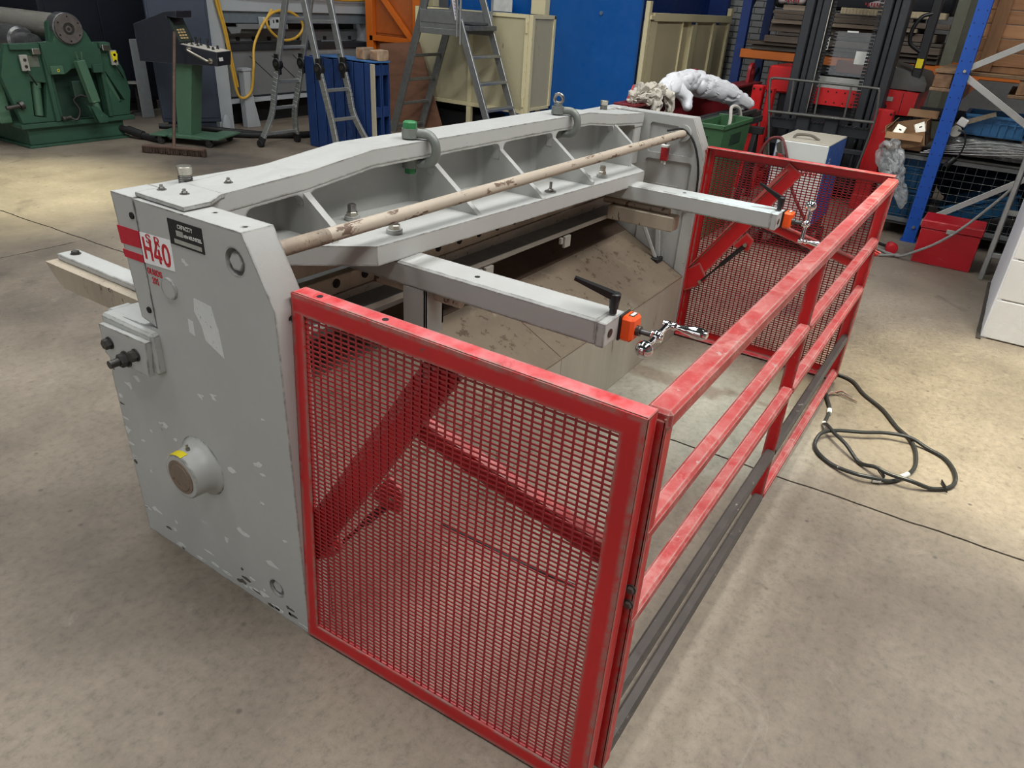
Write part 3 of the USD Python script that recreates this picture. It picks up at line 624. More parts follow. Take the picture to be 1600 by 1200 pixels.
# lifting shackles round the top flange
def shackle(x, nut, label):
    s = thing("lifting_shackle", label, "shackle", (x, .36, zt(x)), group=None)
    z1, z0 = zt(x) + .017, zt(x) - .066
    zc, h = (z0 + z1) / 2, (z1 - z0) / 2
    path = [(x + .0, .345, z1), (x + .012, .325, z1)] + [(x + .020 + .008 * math.cos(a), .306 - .034 * math.cos(a), zc + h * math.sin(a)) for a in np.linspace(PI / 2 * .98, -PI / 2 * .98, 15)] + [(x + .012, .325, z0), (x, .345, z0)]
    part(s, "bow", tube(spline(path, 3), .0135, 14), GALV)
    part(s, "eye", ring((x, .345, z1 - .013), (x, .345, z1 + .013), .024, .011), GALV); part(s, "eye", ring((x, .345, z0 - .013), (x, .345, z0 + .013), .024, .011), GALV)
    if nut:
        part(s, "pin_head", hexa((x, .345, z1 + .013), (x, .345, z1 + .032), .037), GREENP, "green painted pin head")
        part(s, "pin_nut", MB(cyl((x, .345, z0 - .015), (x, .345, z1), .0098, n=16), hexa((x, .345, z0 - .013), (x, .345, z0 - .030), .030)), GREENP)
    else:
        part(s, "pin", MB(cyl((x, .345, z0 - .02), (x, .345, z1 + .024), .0098, n=16), cyl((x, .345, z1 + .010), (x, .345, z1 + .022), .016, n=20)), GALV)
        tt = trimesh.creation.torus(.016, .0065, 28, 12); tt.apply_transform(trimesh.transformations.rotation_matrix(PI / 2, (0, 1, .35))); tt.apply_translation((x, .345, z1 + .040))
        part(s, "pin_eye", tt, STEEL)
    return s
shackle(.800, True, "galvanised lifting shackle with green hexagon pin, nearer of the two on the grey beam")
shackle(1.635, False, "galvanised lifting shackle with an eye pin, further of the two on the grey beam")
# ------------------------------------------------------------------ red safety guard round the back
gd = thing("safety_guard", "red steel safety guard with two mesh sides and a railed gate behind the grey guillotine", "safety guard", (1.2, -.4, 0))
HG, Y1, TH = .9027, -.763, .0405
def lean(t):
    """the near side hangs a little out of true"""
    t = tm(t); v = np.array(t.vertices)
    k = np.clip((HG - v[:, 2]) / .897, 0, 1); s = np.clip(-v[:, 1] / .763, 0, 1)
    v[:, 0] -= k * (.0466 * (1 - s) + .012 * s); return trimesh.Trimesh(v, t.faces, process=False)
def grid_box(x0, y0, z0, x1, y1, z1, bev=.003):
    return cbox(x0, y0, z0, x1, y1, z1, bev)
def side_panel(xo, xi, near):
    f = lean if near else (lambda t: tm(t))
    sg = 1 if xi > xo else -1
    zb = .006
    w = .042
    # angle iron frame: face flange outside, second leg turned inwards
    t4 = .005
    def ang(a):  # a thin leg
        return f(a)
    part(gd, "frame_rail", MB(ang(cbox(xo, Y1, HG - w, xo + sg * t4, 0, HG, .0012)), ang(cbox(xo, Y1, HG - t4, xi, 0, HG, .0018))), RED)
    part(gd, "frame_rail", MB(ang(cbox(xo, Y1, zb, xo + sg * t4, 0, zb + w, .0012)), ang(cbox(xo, Y1, zb, xi, 0, zb + t4, .0012))), RED)
    part(gd, "frame_post", MB(ang(cbox(xo, Y1, zb, xo + sg * t4 * 1.04, Y1 + w, HG - .001, .0012)), ang(cbox(xo, Y1, zb, xi, Y1 + t4, HG - .001, .0018))), RED)
    part(gd, "frame_post", MB(ang(cbox(xo, -w * .8, zb, xo + sg * t4 * 1.04, 0, HG - .001, .0012)), ang(cbox(xo, -t4, zb, xi, 0, HG - .001, .0012))), RED)
    # punched sheet: real slots
    ys0, ys1, zs0, zs1 = Y1 + w - .003, -w * .8 + .003, zb + w - .003, HG - w + .003
    xm = xo + sg * .0055
    ts = []
    ncol = 35; py = (ys1 - ys0) / ncol
    for k in range(ncol + 1):
        y = ys0 + k * py
        ts.append(cbox(xm, y - .0019, zs0, xm + sg * .002, y + .0019, zs1, 0))
    nrow = 78; pz = (zs1 - zs0) / nrow
    for k in range(nrow + 1):
        z = zs0 + k * pz
        ts.append(cbox(xm, ys0, z - .0017, xm + sg * .002, ys1, z + .0017, 0))
    part(gd, "mesh_sheet", MB(*[f(t) for t in ts]), REDMESH, smooth=False)
    # stiffeners welded inside
    xs_ = xo + sg * .010; xe = xo + sg * .034
    def strip(p0, p1, w_, xa, xb):
        p0, p1 = np.array(p0), np.array(p1); d = p1 - p0; d /= np.linalg.norm(d); n = np.array((-d[1], d[0])) * w_ / 2
        return f(extrude([tuple(p0 + n), tuple(p1 + n), tuple(p1 - n), tuple(p0 - n)], "x", xa, xb))
    part(gd, "diagonal_brace", MB(strip((-.02, .30), (-.385, .868), .075, xs_, xs_ + sg * .006), strip((-.02 + .031, .325), (-.385 + .031, .893 - .035), .006, xs_, xe)), RED)
    dz = 0 if near else -.085
    part(gd, "arm_brace", MB(strip((-.285, .715 + dz), (-.735, .612 + dz), .046, xs_ + sg * .006, xs_ + sg * .012), strip((-.275, .738 + dz), (-.730, .634 + dz), .006, xs_, xe)), RED)
    part(gd, "pivot_plate", MB(f(extrude(Polygon([(-.205, .50), (-.245, .555), (-.272, .535), (-.262, .49)]).buffer(.008), "x", xs_ + sg * .007, xs_ + sg * .014))), RED)
    part(gd, "hinge_plate", MB(f(extrude(Polygon([(-.005, .335), (-.055, .375), (-.10, .31), (-.06, .27), (-.01, .24)]).buffer(.006), "x", xs_ + sg * .007, xs_ + sg * .016))), RED)
    gs = part(gd, "gas_spring", MB(f(cyl((xo + sg * .036, -.245, .505), (xo + sg * .036, -.160, .40), .010, n=16)), f(cyl((xo + sg * .036, -.160, .40), (xo + sg * .036, -.085, .305), .005, n=12))), BLACKP, "black gas spring")
    part(gs, "end_joint", f(cyl((xo + sg * .015, -.252, .515), (xo + sg * .045, -.252, .515), .009, n=14)), ZINC); part(gs, "end_joint", f(cyl((xo + sg * .015, -.080, .298), (xo + sg * .045, -.080, .298), .009, n=14)), ZINC)
side_panel(.041, .0816, True)
side_panel(2.412, 2.369, False)
part(gd, "top_hole", cyl((.062, -.06, HG - .001), (.062, -.06, HG + .0006), .0065, n=14), HOLE)
part(gd, "top_hole", cyl((.062, -.23, HG - .001), (.062, -.23, HG + .0006), .0065, n=14), HOLE)
# rear gate: two end posts, middle post and five rails
yg0, yg1 = -.776, -.744
px0, px1, pm = .088, 2.362, 1.222
part(gd, "gate_post", MB(cbox(px0, yg0, .03, px0 + .006, yg1 + .012, .880, .002), cbox(px0, yg0, .03, px0 + .035, yg0 + .005, .885, .0015)), RED)
part(gd, "gate_post", MB(cbox(px1 - .006, yg0, .03, px1, yg1 + .012, .880, .002), cbox(px1 - .035, yg0, .03, px1, yg0 + .005, .885, .0015)), RED)
part(gd, "gate_post", MB(cbox(pm - .004, yg0 + .004, .045, pm + .003, yg1 + .008, .868, .0015)), RED)
def rail(name, x0, x1, z, m, w=.034, h=.030, lab=None):
    return part(gd, name, cbox(x0, -.760 - w / 2, z - h / 2, x1, -.760 + w / 2, z + h / 2, .006), m, lab)
rail("gate_rail", px0 + .002, px1 - .002, .880, REDRAIL, .044, .034)
for z in (.648, .444):
    rail("gate_rail", px0 + .006, pm - .004, z, REDRAIL)
    rail("gate_rail", pm + .004, px1 - .006, z, REDRAIL)
for a, b in ((px0 + .006, pm - .004), (pm + .004, px1 - .006)):
    rail("gate_rail", a, b, .222, DARKSTEEL, .030, .028, "bare dark steel rail")
rail("gate_rail", px0 + .006, pm - .004, .052, DARKSTEEL, .030, .026, "bare dark steel rail")
rail("gate_rail", pm + .004, px1 - .006, .052, REDRAIL, .030, .026)
for z in (.535, .50):
    part(gd, "gate_bolt", MB(cyl((px0 + .001, -.768, z), (px0 - .002, -.768, z), .010, n=18), hexa((px0, -.768, z), (px0 - .008, -.768, z), .013)), DARKSTEEL)
part(gd, "gate_latch", MB(bar((px1 - .012, -.75, .62), (px1 - .05, -.80, .615), .008, .008), cyl((px1 - .012, -.748, .60), (px1 - .012, -.79, .60), .010, n=14)), RED)
# thin dark cable lying straight across the floor inside the guard
single("cable", tube(spline([(.527, .0, .005), (.527, -.05, .005), (.532, -.14, .005), (.531, -.26, .005), (.543, -.40, .005), (.548, -.46, .005)]), .0045, 8), plain("dark_thin_cable", (34, 48, 46), .6), "thin dark cable lying straight on the floor inside the near red mesh side", "cable")
# ------------------------------------------------------------------ coiled cable on the floor
pts = [(2.448, -.70), (2.42, -.826), (2.31, -.904), (2.216, -.994), (2.096, -1.066), (2.031, -1.121), (1.941, -1.153), (1.823, -1.164), (1.731, -1.141), (1.666, -1.104), (1.629, -1.056), (1.614, -.992), (1.644, -.913), (1.693, -.853), (1.752, -.826), (1.820, -.832), (1.878, -.877), (1.930, -.962), (1.986, -1.039), (2.008, -1.12), (1.999, -1.187), (1.966, -1.247), (1.899, -1.284), (1.827, -1.297), (1.764, -1.284), (1.712, -1.234), (1.678, -1.163), (1.677, -1.094), (1.692, -1.045), (1.725, -.991), (1.781, -.927), (1.841, -.871), (1.888, -.835), (1.931, -.819), (2.012, -.817), (2.089, -.807), (2.158, -.783), (2.201, -.771)]
zz = [.009] * len(pts)
for k in (10, 11): zz[k] = .022
for k in (15, 16, 17, 18, 19): zz[k] = .026
for k in (26, 27, 28): zz[k] = .030
for k in (30, 31, 32): zz[k] = .032
cb = thing("power_cable", "black power cable lying in loose loops on the floor beside the red gate", "cable", (1.85, -1.0, 0))
CABLE = paint("scuffed_black_cable", (44, 45, 44), .4, chip=(186, 186, 180), chips=.42, edge=False, vary=.3, scale=5)
part(cb, "cable_sheath", tube(spline([(p[0], p[1], z) for p, z in zip(pts, zz)], 6), .0072, 10), CABLE)
for k, o in enumerate((-.012, 0, .012, .02)):
    part(cb, "bare_core", tube(spline([(2.195, -.772, .010), (2.236 + o * .3, -.790 - o, .012 + k * .003), (2.248 + o, -.829, .012), (2.232 + o, -.880 + o, .008)]), .0022, 6), plain("core_%d" % k, [(120, 96, 84), (140, 132, 124), (70, 70, 70), (150, 110, 100)][k], .5))
WH = plain("white_tape", (206, 206, 200), .5)
for (a, b) in (((1.881, -.84, .02), (1.935, -.818, .010)), ((2.03, -.818, .010), (2.065, -.812, .010)), ((1.629, -1.05, .012), (1.64, -1.075, .013)), ((1.71, -1.13, .012), (1.75, -1.15, .012))):
    part(cb, "tape_band", cyl(a, b, .0097, n=12), WH)
for c in ((1.683, -1.072), (1.737, -1.268)):
    part(cb, "cable_tie", MB(*[bar((c[0] + dx, c[1] - .012, .006), (c[0] + dx * 1.4, c[1] + .016, .034), .004, .003, bev=0) for dx in (-.010, 0, .010)]), BLACKP)

# ------------------------------------------------------------------ plate rolling machine, back left
GRN = paint("green_machine_paint", (48, 84, 66), .45, chip=(40, 40, 34), chips=.3, vary=.14, scale=9, light=(86, 128, 102), lightamt=.12)
GRN2 = paint("light_green_paint", (74, 108, 86), .42, chip=(40, 48, 40), chips=.2, vary=.1, scale=7)
GRND = paint("dark_green_paint", (34, 62, 50), .5, chip=(30, 30, 26), chips=.3, vary=.15, scale=7)
ROLLS = paint("worn_roll_steel", (172, 168, 158), .26, chip=(110, 104, 98), chips=.3, metallic=.55, vary=.15, scale=4, edge=False, stretch=(3, .3, 3))
ROLLD = paint("dark_roll_steel", (112, 112, 114), .3, chip=(60, 58, 56), chips=.4, metallic=.7, vary=.2, scale=4, edge=False, stretch=(3, .3, 3))
pr = thing("plate_roll", "green plate rolling machine with three long steel rollers", "rolling machine", (2.8, 7.0, 0))
YF = 6.10
part(pr, "base", MB(cbox(2.33, YF - .02, .0, 3.26, 9.3, .02, .003), cbox(2.36, YF + .02, .02, 3.24, 9.28, .165, .004), cbox(2.30, YF - .03, .165, 3.34, 9.32, .205, .004)), GRN)
part(pr, "bed", cbox(2.20, YF + .10, .205, 2.30, 9.2, .60, .01), GRN2)
outer = Polygon([(2.33, .21), (2.25, .60), (2.335, .842), (2.62, .85), (2.70, .86), (2.72, 1.0), (2.735, 1.02), (2.99, 1.02), (3.02, .93), (3.06, .85), (3.225, .85), (3.33, .60), (3.36, .42), (3.31, .21)])
win1 = Polygon([(2.47, .55), (2.60, .53), (2.535, .245), (2.435, .265)])
win2 = Polygon([(3.115, .575), (3.150, .60), (3.285, .345), (3.235, .32)])
mid = Polygon([(2.665, .72), (3.08, .72), (3.085, .215), (2.68, .215)])
part(pr, "end_plate", extrude(outer.difference(win1).difference(win2).difference(mid), "y", YF, YF + .05), GRN)
part(pr, "inner_plate", extrude(Polygon([(2.40, .21), (2.36, .82), (3.2, .82), (3.28, .21)]), "y", YF + .10, YF + .13), GRND)
part(pr, "centre_plate", extrude(Polygon([(2.62, .60), (2.60, .85), (2.705, .855), (2.728, .90), (2.738, .965), (2.99, .965), (3.02, .93), (3.05, .855), (3.10, .845), (3.10, .60), (3.02, .60), (3.0, .64), (2.82, .64), (2.76, .60)]).buffer(0), "y", YF - .045, YF - .005), GRN)
for b_ in ((2.60, YF - .04, .21, 2.635, YF, .80, .003), (3.085, YF - .04, .21, 3.12, YF, .80, .003), (2.36, YF - .035, .80, 2.598, YF, .845, .003), (3.122, YF - .035, .80, 3.225, YF, .848, .003)): part(pr, "rib", cbox(*b_), GRN)
part(pr, "lug", cbox(2.635, YF - .065, .60, 2.745, YF - .045, .67, .003), GRN2); part(pr, "lug", cbox(3.005, YF - .065, .60, 3.10, YF - .045, .67, .003), GRN)
part(pr, "lug_mark", ring((2.695, YF - .0655, .633), (2.695, YF - .067, .633), .012, .008), YELLOWT)
part(pr, "roll_bearing", MB(cyl((2.86, YF - .06, .962), (2.86, YF + .06, .962), .128, n=40, bev=.006)), ROLLD)
bc = part(pr, "bearing_cover", MB(ring((2.86, YF - .062, .962), (2.86, YF - .074, .962), .118, .05), cyl((2.86, YF - .060, .962), (2.86, YF - .066, .962), .056, n=32)), plain("bearing_cover_steel", (112, 106, 102), .5, .5, .2, 25))
part(bc, "shaft_centre", MB(ring((2.86, YF - .066, .962), (2.86, YF - .070, .962), .046, .028), cyl((2.86, YF - .066, .962), (2.86, YF - .072, .962), .012, n=16)), DSTEEL)
for k in range(6):
    a = k * PI / 3 + .5
    part(bc, "cover_screw", cyl((2.86 + .098 * math.cos(a), YF - .073, .962 + .098 * math.sin(a)), (2.86 + .098 * math.cos(a), YF - .0765, .962 + .098 * math.sin(a)), .007, n=10), HOLE)
part(pr, "roller", cyl((2.86, YF + .05, .962), (2.86, 9.2, .962), .112, n=48), ROLLS, "long bright top roller")
part(pr, "roller", MB(cyl((2.63, YF + .30, .842), (2.63, 9.2, .842), .118, n=48, bev=.02), cyl((2.63, YF + .12, .842), (2.63, YF + .32, .842), .072, n=32)), ROLLD, "long dark middle roller")
part(pr, "roller", MB(cyl((2.46, YF + .14, .70), (2.46, 9.2, .70), .075, n=40)), ROLLS)
def ram_cyl(p0, p1, r, name="hydraulic_cylinder"):
    p0, p1 = np.array(p0), np.array(p1); m_ = p0 + (p1 - p0) * .72
    h = part(pr, name, MB(bar(p0, m_, r * 2.1, r * 2.1, up=(0, 1, 0), bev=.006)), GRN2)
    part(h, "cylinder_rod", MB(cyl(m_, p0 + (p1 - p0) * .94, r * .82, n=20), cyl(p0 + (p1 - p0) * .90, p0 + (p1 - p0) * .96, r * .9, n=20)), GRN2)
    part(h, "cylinder_lug", MB(bar(p0 + np.array((-.018, 0, .07)), p0 + np.array((-.01, 0, -.01)), .010, .03, up=(0, 1, 0)), bar(p0 + np.array((.03, 0, .07)), p0 + np.array((.02, 0, -.01)), .010, .03, up=(0, 1, 0))), GRN2)
    return h
ram_cyl((2.86, YF - .13, .715), (2.935, YF - .16, .225), .036)
part(pr, "cylinder_bracket", MB(extrude([(2.85, .34), (2.90, .33), (2.99, .24), (2.98, .19), (2.90, .19)], "y", YF - .19, YF - .175), extrude([(2.85, .34), (2.90, .33), (2.99, .24), (2.98, .19), (2.90, .19)], "y", YF - .135, YF - .12)), GRN)
part(pr, "cylinder_box", cbox(2.79, YF - .07, .40, 2.91, YF - .005, .54, .006), GRND)
for x, z0, z1, dx in ((2.53, .51, .26, -.035), (3.14, .58, .33, .09)):
    part(pr, "tilt_cylinder", MB(cyl((x, YF + .05, z0), (x + dx, YF + .04, z1), .036, n=20), cyl((x + .01, YF + .05, z0 + .04), (x, YF + .05, z0 - .02), .040, n=20)), GRN2)
for x, z in ((2.445, .70), (3.235, .72)):
    lb = part(pr, "limit_box", cbox(x - .032, YF - .05, z - .065, x + .03, YF - .025, z + .062, .004), SILVERL)
    for dz in (-.028, .024): part(lb, "limit_button", cyl((x, YF - .050, z + dz), (x, YF - .058, z + dz), .012, n=14), DSTEEL)
    part(lb, "switch_head", cbox(x + .075 if x < 3 else x - .10, YF - .06, z + .062, x + .14 if x < 3 else x - .03, YF - .02, z + .11, .004), ZINC)
    part(lb, "switch_cable", tube(spline([(x, YF - .05, z - .06), (x + .02, YF - .06, z - .12), (x + .06, YF - .03, z - .18)]), .006, 8), BLACKP)
part(pr, "warning_flag", extrude(Polygon([(3.20, .77), (3.25, .775), (3.265, .75), (3.25, .69), (3.215, .69)]), "y", YF - .058, YF - .052), YELLOWT)
part(pr, "rating_plate", cbox(2.49, YF - .003, .66, 2.58, YF + .001, .75, .001), plain("aluminium_plate", (120, 128, 116), .45, .4))
part(pr, "hydraulic_hose", tube(spline([(2.70, YF - .06, .24), (2.76, YF - .08, .22), (2.80, YF - .08, .30), (2.78, YF - .05, .38), (2.83, YF - .08, .42), (2.90, YF - .13, .40)]), .011, 8), BLACKP)
part(pr, "hose_fitting", MB(cyl((2.66, YF - .06, .235), (2.72, YF - .06, .24), .015, n=12), hexa((2.64, YF - .06, .235), (2.67, YF - .06, .235), .035)), DSTEEL)
part(pr, "side_fitting", MB(cyl((2.33, YF - .02, .36), (2.22, YF - .02, .35), .018, n=14), cyl((2.36, YF - .02, .37), (2.33, YF - .02, .36), .035, n=16)), DSTEEL)
part(pr, "gauge", MB(cyl((2.22, YF + .09, .50), (2.22, YF + .075, .50), .03, n=20)), SILVERL)
hs = thing("floor_hose", "thick black corrugated hose running along the floor behind the green console", "hose", (3.5, 5.9, 0))
part(hs, "hose", tube(spline([(3.18, 6.22, .10), (3.24, 6.05, .07), (3.30, 5.86, .035), (3.34, 5.70, .032), (3.60, 5.95, .032), (3.85, 5.86, .032), (4.0, 5.52, .032), (4.25, 5.25, .032), (4.55, 5.06, .032), (4.9, 4.98, .032)]), .032, 12), RUBBER)
part(hs, "hose_collar", cyl((3.245, 6.06, .075), (3.29, 5.9, .04), .040, n=16), RUBBER)
single("floor_hose", tube(spline([(3.5, 5.95, .10), (3.8, 5.72, .085), (4.1, 5.45, .05), (4.4, 5.16, .03), (4.75, 4.95, .03)]), .026, 12), RUBBER, "second black hose crossing the floor in front of the white press brake", "hose")

# ------------------------------------------------------------------ control console on castors
NAVY = paint("navy_console_paint", (24, 28, 40), .5, chip=(120, 120, 120), chips=.02, vary=.1, scale=6)
cs = thing("control_console", "control console with a navy head on a green pedestal and castors", "control console", (3.45, 5.55, 0))
CT = trimesh.transformations.rotation_matrix(math.radians(-65), (0, 0, 1)); CT[:3, 3] = (3.40, 5.45, 0)
def cpart(parent, name, mesh, m, lab=None): return part(parent, name, xf(mesh, CT), m, lab)
cpart(cs, "pedestal", extrude([(-.06, .09), (.075, .09), (.184, .72), (.0, .72)], "y", .05, .23), GRN2)
cpart(cs, "foot_plate", cbox(-.29, -.06, .075, -.13, .40, .092, .004), GRN2); cpart(cs, "foot_plate", cbox(-.15, .0, .060, .22, .30, .090, .004), GRN2); cpart(cs, "foot_plate", cbox(.20, -.04, .075, .39, .42, .092, .004), GRN2)
for x, y in ((-.20, -.02), (-.20, .36), (.28, .0), (.28, .38)):
    cst = cpart(cs, "castor", MB(cyl((x, y - .014, .034), (x, y + .014, .034), .033, n=20)), DSTEEL)
    cpart(cst, "castor_fork", MB(cbox(x - .02, y - .022, .03, x + .02, y - .016, .075, .001), cbox(x - .02, y + .016, .03, x + .02, y + .022, .075, .001)), DSTEEL)
head = Polygon([(-.296, 1.025), (.024, 1.141), (.134, 1.153), (.127, 1.096), (.033, 1.106), (.124, .887), (.473, .840), (.456, .724), (-.291, .720)])
cpart(cs, "head", extrude(head, "y", 0, .25), NAVY)
def on_slope(u, y, w, h, th):
    """a small plate on the sloping keypad face; u along the slope from the top"""
    a = np.array((.035, 1.102)); b = np.array((.124, .890)); d = (b - a) / np.linalg.norm(b - a)
    c = a + d * u
    return bar((c[0] - d[0] * h / 2, y, c[1] - d[1] * h / 2), (c[0] + d[0] * h / 2, y, c[1] + d[1] * h / 2), w, th, up=(-d[1], 0, d[0]), bev=.0008)
kp = cpart(cs, "keypad_panel", on_slope(.112, .125, .22, .215, .006), plain("dark_green_panel", (50, 62, 54), .5))
KEY = plain("keypad_key", (200, 170, 120), .5)
for i in range(4):
    for j in range(3): cpart(kp, "key", on_slope(.115 + i * .024, .07 + j * .045, .030, .015, .014), KEY)
cpart(kp, "display", on_slope(.045, .125, .17, .06, .009), BLACKL)
lps = lambda u: .887 - (u - .124) * .1347
lp = cpart(cs, "lever_panel", extrude([(.13, lps(.13)), (.468, lps(.468)), (.468, lps(.468) + .005), (.13, lps(.13) + .005)], "y", .008, .242), plain("white_panel", (206, 202, 190), .4))
for k, (x, y, h) in enumerate(((.15, .06, .02), (.18, .18, .05), (.20, .07, .05), (.235, .16, .055), (.25, .08, .05), (.29, .18, .06), (.34, .10, .06), (.39, .17, .02), (.40, .07, .015))):
    z0 = lps(x) + .004
    jk = cpart(lp, "control_lever", MB(cyl((x, y, z0), (x, y, z0 + .012), .015, r1=.011, n=16), cyl((x, y, z0), (x, y, z0 + h), .004, n=8)), BLACKP)
    cpart(jk, "lever_knob", icos((x, y, z0 + h), .011, 2), BLACKP)
hd = cpart(cs, "grab_handle", tube(spline([(.210, 0, .851), (.213, -.045, .848), (.245, -.055, .834), (.372, -.055, .780), (.400, -.045, .768), (.402, 0, .766)]), .012, 12), ZINC)
cpart(hd, "handle_rosette", cyl((.210, .001, .851), (.210, -.012, .851), .024, n=20), ZINC); cpart(hd, "handle_rosette", cyl((.402, .001, .766), (.402, -.012, .766), .024, n=20), ZINC)
cpart(cs, "head_label", rot(cbox(.4655, .03, .765, .468, .10, .815, .0005), -8, (0, 1, 0), (.466, .06, .785)), WHITEL)
# broom leaning on the console
bm = thing("broom", "wide brown broom leaning on the front of the console", "broom", (3.3, 5.1, 0))
BROOMW = wood("broom_wood", (92, 72, 60), (64, 50, 42), (4, 4, 12))
ax = np.array((3.235, 4.86, 0)) - np.array((2.955, 5.39, 0)); ax /= np.linalg.norm(ax)
c0 = np.array((3.10, 5.125, 0))
part(bm, "head", bar(c0 - ax * .29 + (0, 0, .06), c0 + ax * .29 + (0, 0, .06), .055, .022, bev=.005), BROOMW)
part(bm, "bristles", MB(*[bar(c0 + ax * q + (0, 0, .05), c0 + ax * (q * 1.02) + (rnd.uniform(-.01, .01), rnd.uniform(-.01, .01), .002), .05, .012, up=tuple(ax), bev=0) for q in np.linspace(-.285, .285, 40)]), plain("brown_bristles", (62, 46, 38), .9, vary=.3), kind="stuff")
part(bm, "handle", cyl(c0 + (0, 0, .065), (3.41, 5.325, .985), .014, n=14), BROOMW)

# ------------------------------------------------------------------ cabinets behind
CB = trimesh.transformations.rotation_matrix(math.radians(-30), (0, 0, 1)); CB[:3, 3] = (3.58, 5.99, 0)
single("electrical_cabinet", xf(MB(cbox(0, 0, .12, .55, .21, 1.9, .006), cbox(.05, .03, 0, .50, .19, .12, 0), cbox(.02, -.008, .16, .53, .002, 1.85, .004)), CB), paint("slate_blue_cabinet", (54, 62, 78), .5, chips=.0, vary=.05, edge=False), "slate blue cabinet standing behind the console", "cabinet")
dk = thing("tall_cabinet", "very dark navy cabinet behind the rolling machine", "cabinet", (3.9, 7.8, 0))
DNAVY = plain("dark_navy_paint", (17, 22, 34), .55)
part(dk, "body", cbox(3.36, 7.50, .10, 4.55, 8.3, 2.2, .01), DNAVY)
part(dk, "door", cbox(3.42, 7.488, .14, 3.97, 7.502, 2.15, .004), DNAVY); part(dk, "door", cbox(3.98, 7.488, .14, 4.53, 7.502, 2.15, .004), DNAVY)
part(dk, "plinth", cbox(3.44, 7.53, 0, 4.5, 8.26, .10, 0), RUBBER)
wsb = thing("white_side_panel", "narrow white sheet metal panel leaning between the dark cabinet and the console", "metal panel", (4.05, 7.01, 0))
part(wsb, "sheet", cbox(3.98, 7.0, .0, 4.12, 7.02, .80, .003), plain("pale_grey_panel", (150, 154, 156), .5))
dsh = thing("storage_shelf", "rust and black shelf unit against the far left wall above the steel rollers", "shelf", (3.6, 9.1, 0))
for x in (3.5, 4.4): part(dsh, "upright", cbox(x, 8.95, 0, x + .05, 9.3, 2.2, .003), RUBBER)
for k in range(6): part(dsh, "shelf_board", cbox(3.5, 8.95, .25 + k * .36, 4.45, 9.3, .28 + k * .36, .003), plain("rust_shelf_%d" % k, (96, 52, 30), .8, vary=.4))
for k in range(7): part(dsh, "stacked_bar", cbox(3.54, 8.94, 1.00 + k * .045, 4.4, 9.25, 1.03 + k * .045, .003), plain("rusty_bar_%d" % k, rnd.choice([(110, 60, 34), (70, 44, 36), (60, 56, 52), (130, 80, 40)]), .8, vary=.3))
st = thing("bar_stool", "small round stool with a pale seat beside the green rolling machine", "stool", (4.18, 7.2, 0))
part(st, "seat", cyl((4.10, 7.25, .33), (4.10, 7.25, .345), .10, n=28, bev=.004), SILVERL)
part(st, "stem", MB(cyl((4.10, 7.25, .03), (4.10, 7.25, .33), .018, n=14), cyl((4.10, 7.25, 0), (4.10, 7.25, .03), .12, r1=.08, n=24)), DSTEEL)

# ------------------------------------------------------------------ white press brake
WPB = paint("white_grey_press_paint", (182, 188, 192), .45, chip=(120, 116, 110), chips=.12, vary=.06, scale=5)
DPB = plain("dark_press_slot", (40, 44, 48), .5)
GPB = paint("grey_press_steel", (136, 139, 140), .4, chip=(76, 74, 70), chips=.3, metallic=.2, vary=.1, scale=5, edge=False)
pb = thing("press_brake", "white press brake with a long grey beam, standing behind the hinged ladder", "press brake", (5.4, 6.2, 0))
YB_ = 5.95
part(pb, "side_frame", MB(extrude([(4.18, 0), (4.355, 0), (4.375, 1.9), (4.19, 1.9)], "y", YB_ - .03, YB_ + .9)), WPB)
part(pb, "foot_cover", MB(icos((4.25, YB_ - .05, .0), .07, 3, (.9, .5, 2.2))).mesh().slice_plane((0, 0, 0), (0, 0, 1)), WPB)
part(pb, "side_frame", MB(cbox(6.55, YB_ - .03, 0, 6.7, YB_ + .9, 1.9, .006)), WPB)
part(pb, "upper_beam", cbox(4.37, YB_ + .02, 1.13, 6.56, YB_ + .25, 1.9, .006), WPB)
part(pb, "tool_holder", MB(cbox(4.38, YB_ + .05, 1.02, 6.55, YB_ + .20, 1.13, .004)), plain("grey_tool_holder", (112, 122, 128), .4))
part(pb, "dark_gap", cbox(4.40, YB_ + .30, .86, 6.55, YB_ + .36, 1.08, 0), DPB)
part(pb, "die_rail", MB(cbox(4.38, YB_ + .03, .76, 6.55, YB_ + .22, .82, .003)), plain("dark_die_rail", (58, 60, 64), .45, .3))
part(pb, "back_rail", MB(cbox(4.38, YB_ + .24, .83, 6.55, YB_ + .29, .95, .003)), GPB)
for k in range(10): part(pb, "rail_clamp", cbox(4.50 + k * .21, YB_ + .225, .84, 4.54 + k * .21, YB_ + .245, .875, .002), RUBBER)
part(pb, "bed", cbox(4.38, YB_ + .06, .30, 6.55, YB_ + .14, .76, .004), GPB)
part(pb, "lower_beam", cbox(4.38, YB_ + .00, .24, 6.55, YB_ + .10, .285, .004), WPB)
part(pb, "lower_slot", cbox(4.38, YB_ + .05, .285, 6.55, YB_ + .09, .30, 0), DPB)
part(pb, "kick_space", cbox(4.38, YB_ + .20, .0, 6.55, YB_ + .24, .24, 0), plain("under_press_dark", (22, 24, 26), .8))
for k, x in enumerate((4.72, 5.02, 5.32)):
    part(pb, "bed_groove", MB(bar((x, YB_ + .058, .70), (x + .30, YB_ + .058, .46), .005, .008, up=(0, 1, 0), bev=0)), DPB)
sp = part(pb, "support_post", MB(cbox(4.475, YB_ - .10, .0, 4.60, YB_ - .02, .32, .004), cbox(4.49, YB_ - .105, .32, 4.585, YB_ - .02, .585, .004), cbox(4.475, YB_ - .11, .57, 4.60, YB_ - .015, .60, .004)), WPB)
part(pb, "post_stay", extrude([(4.60, .30), (4.66, .0), (4.60, .0)], "y", YB_ - .09, YB_ - .03), WPB)
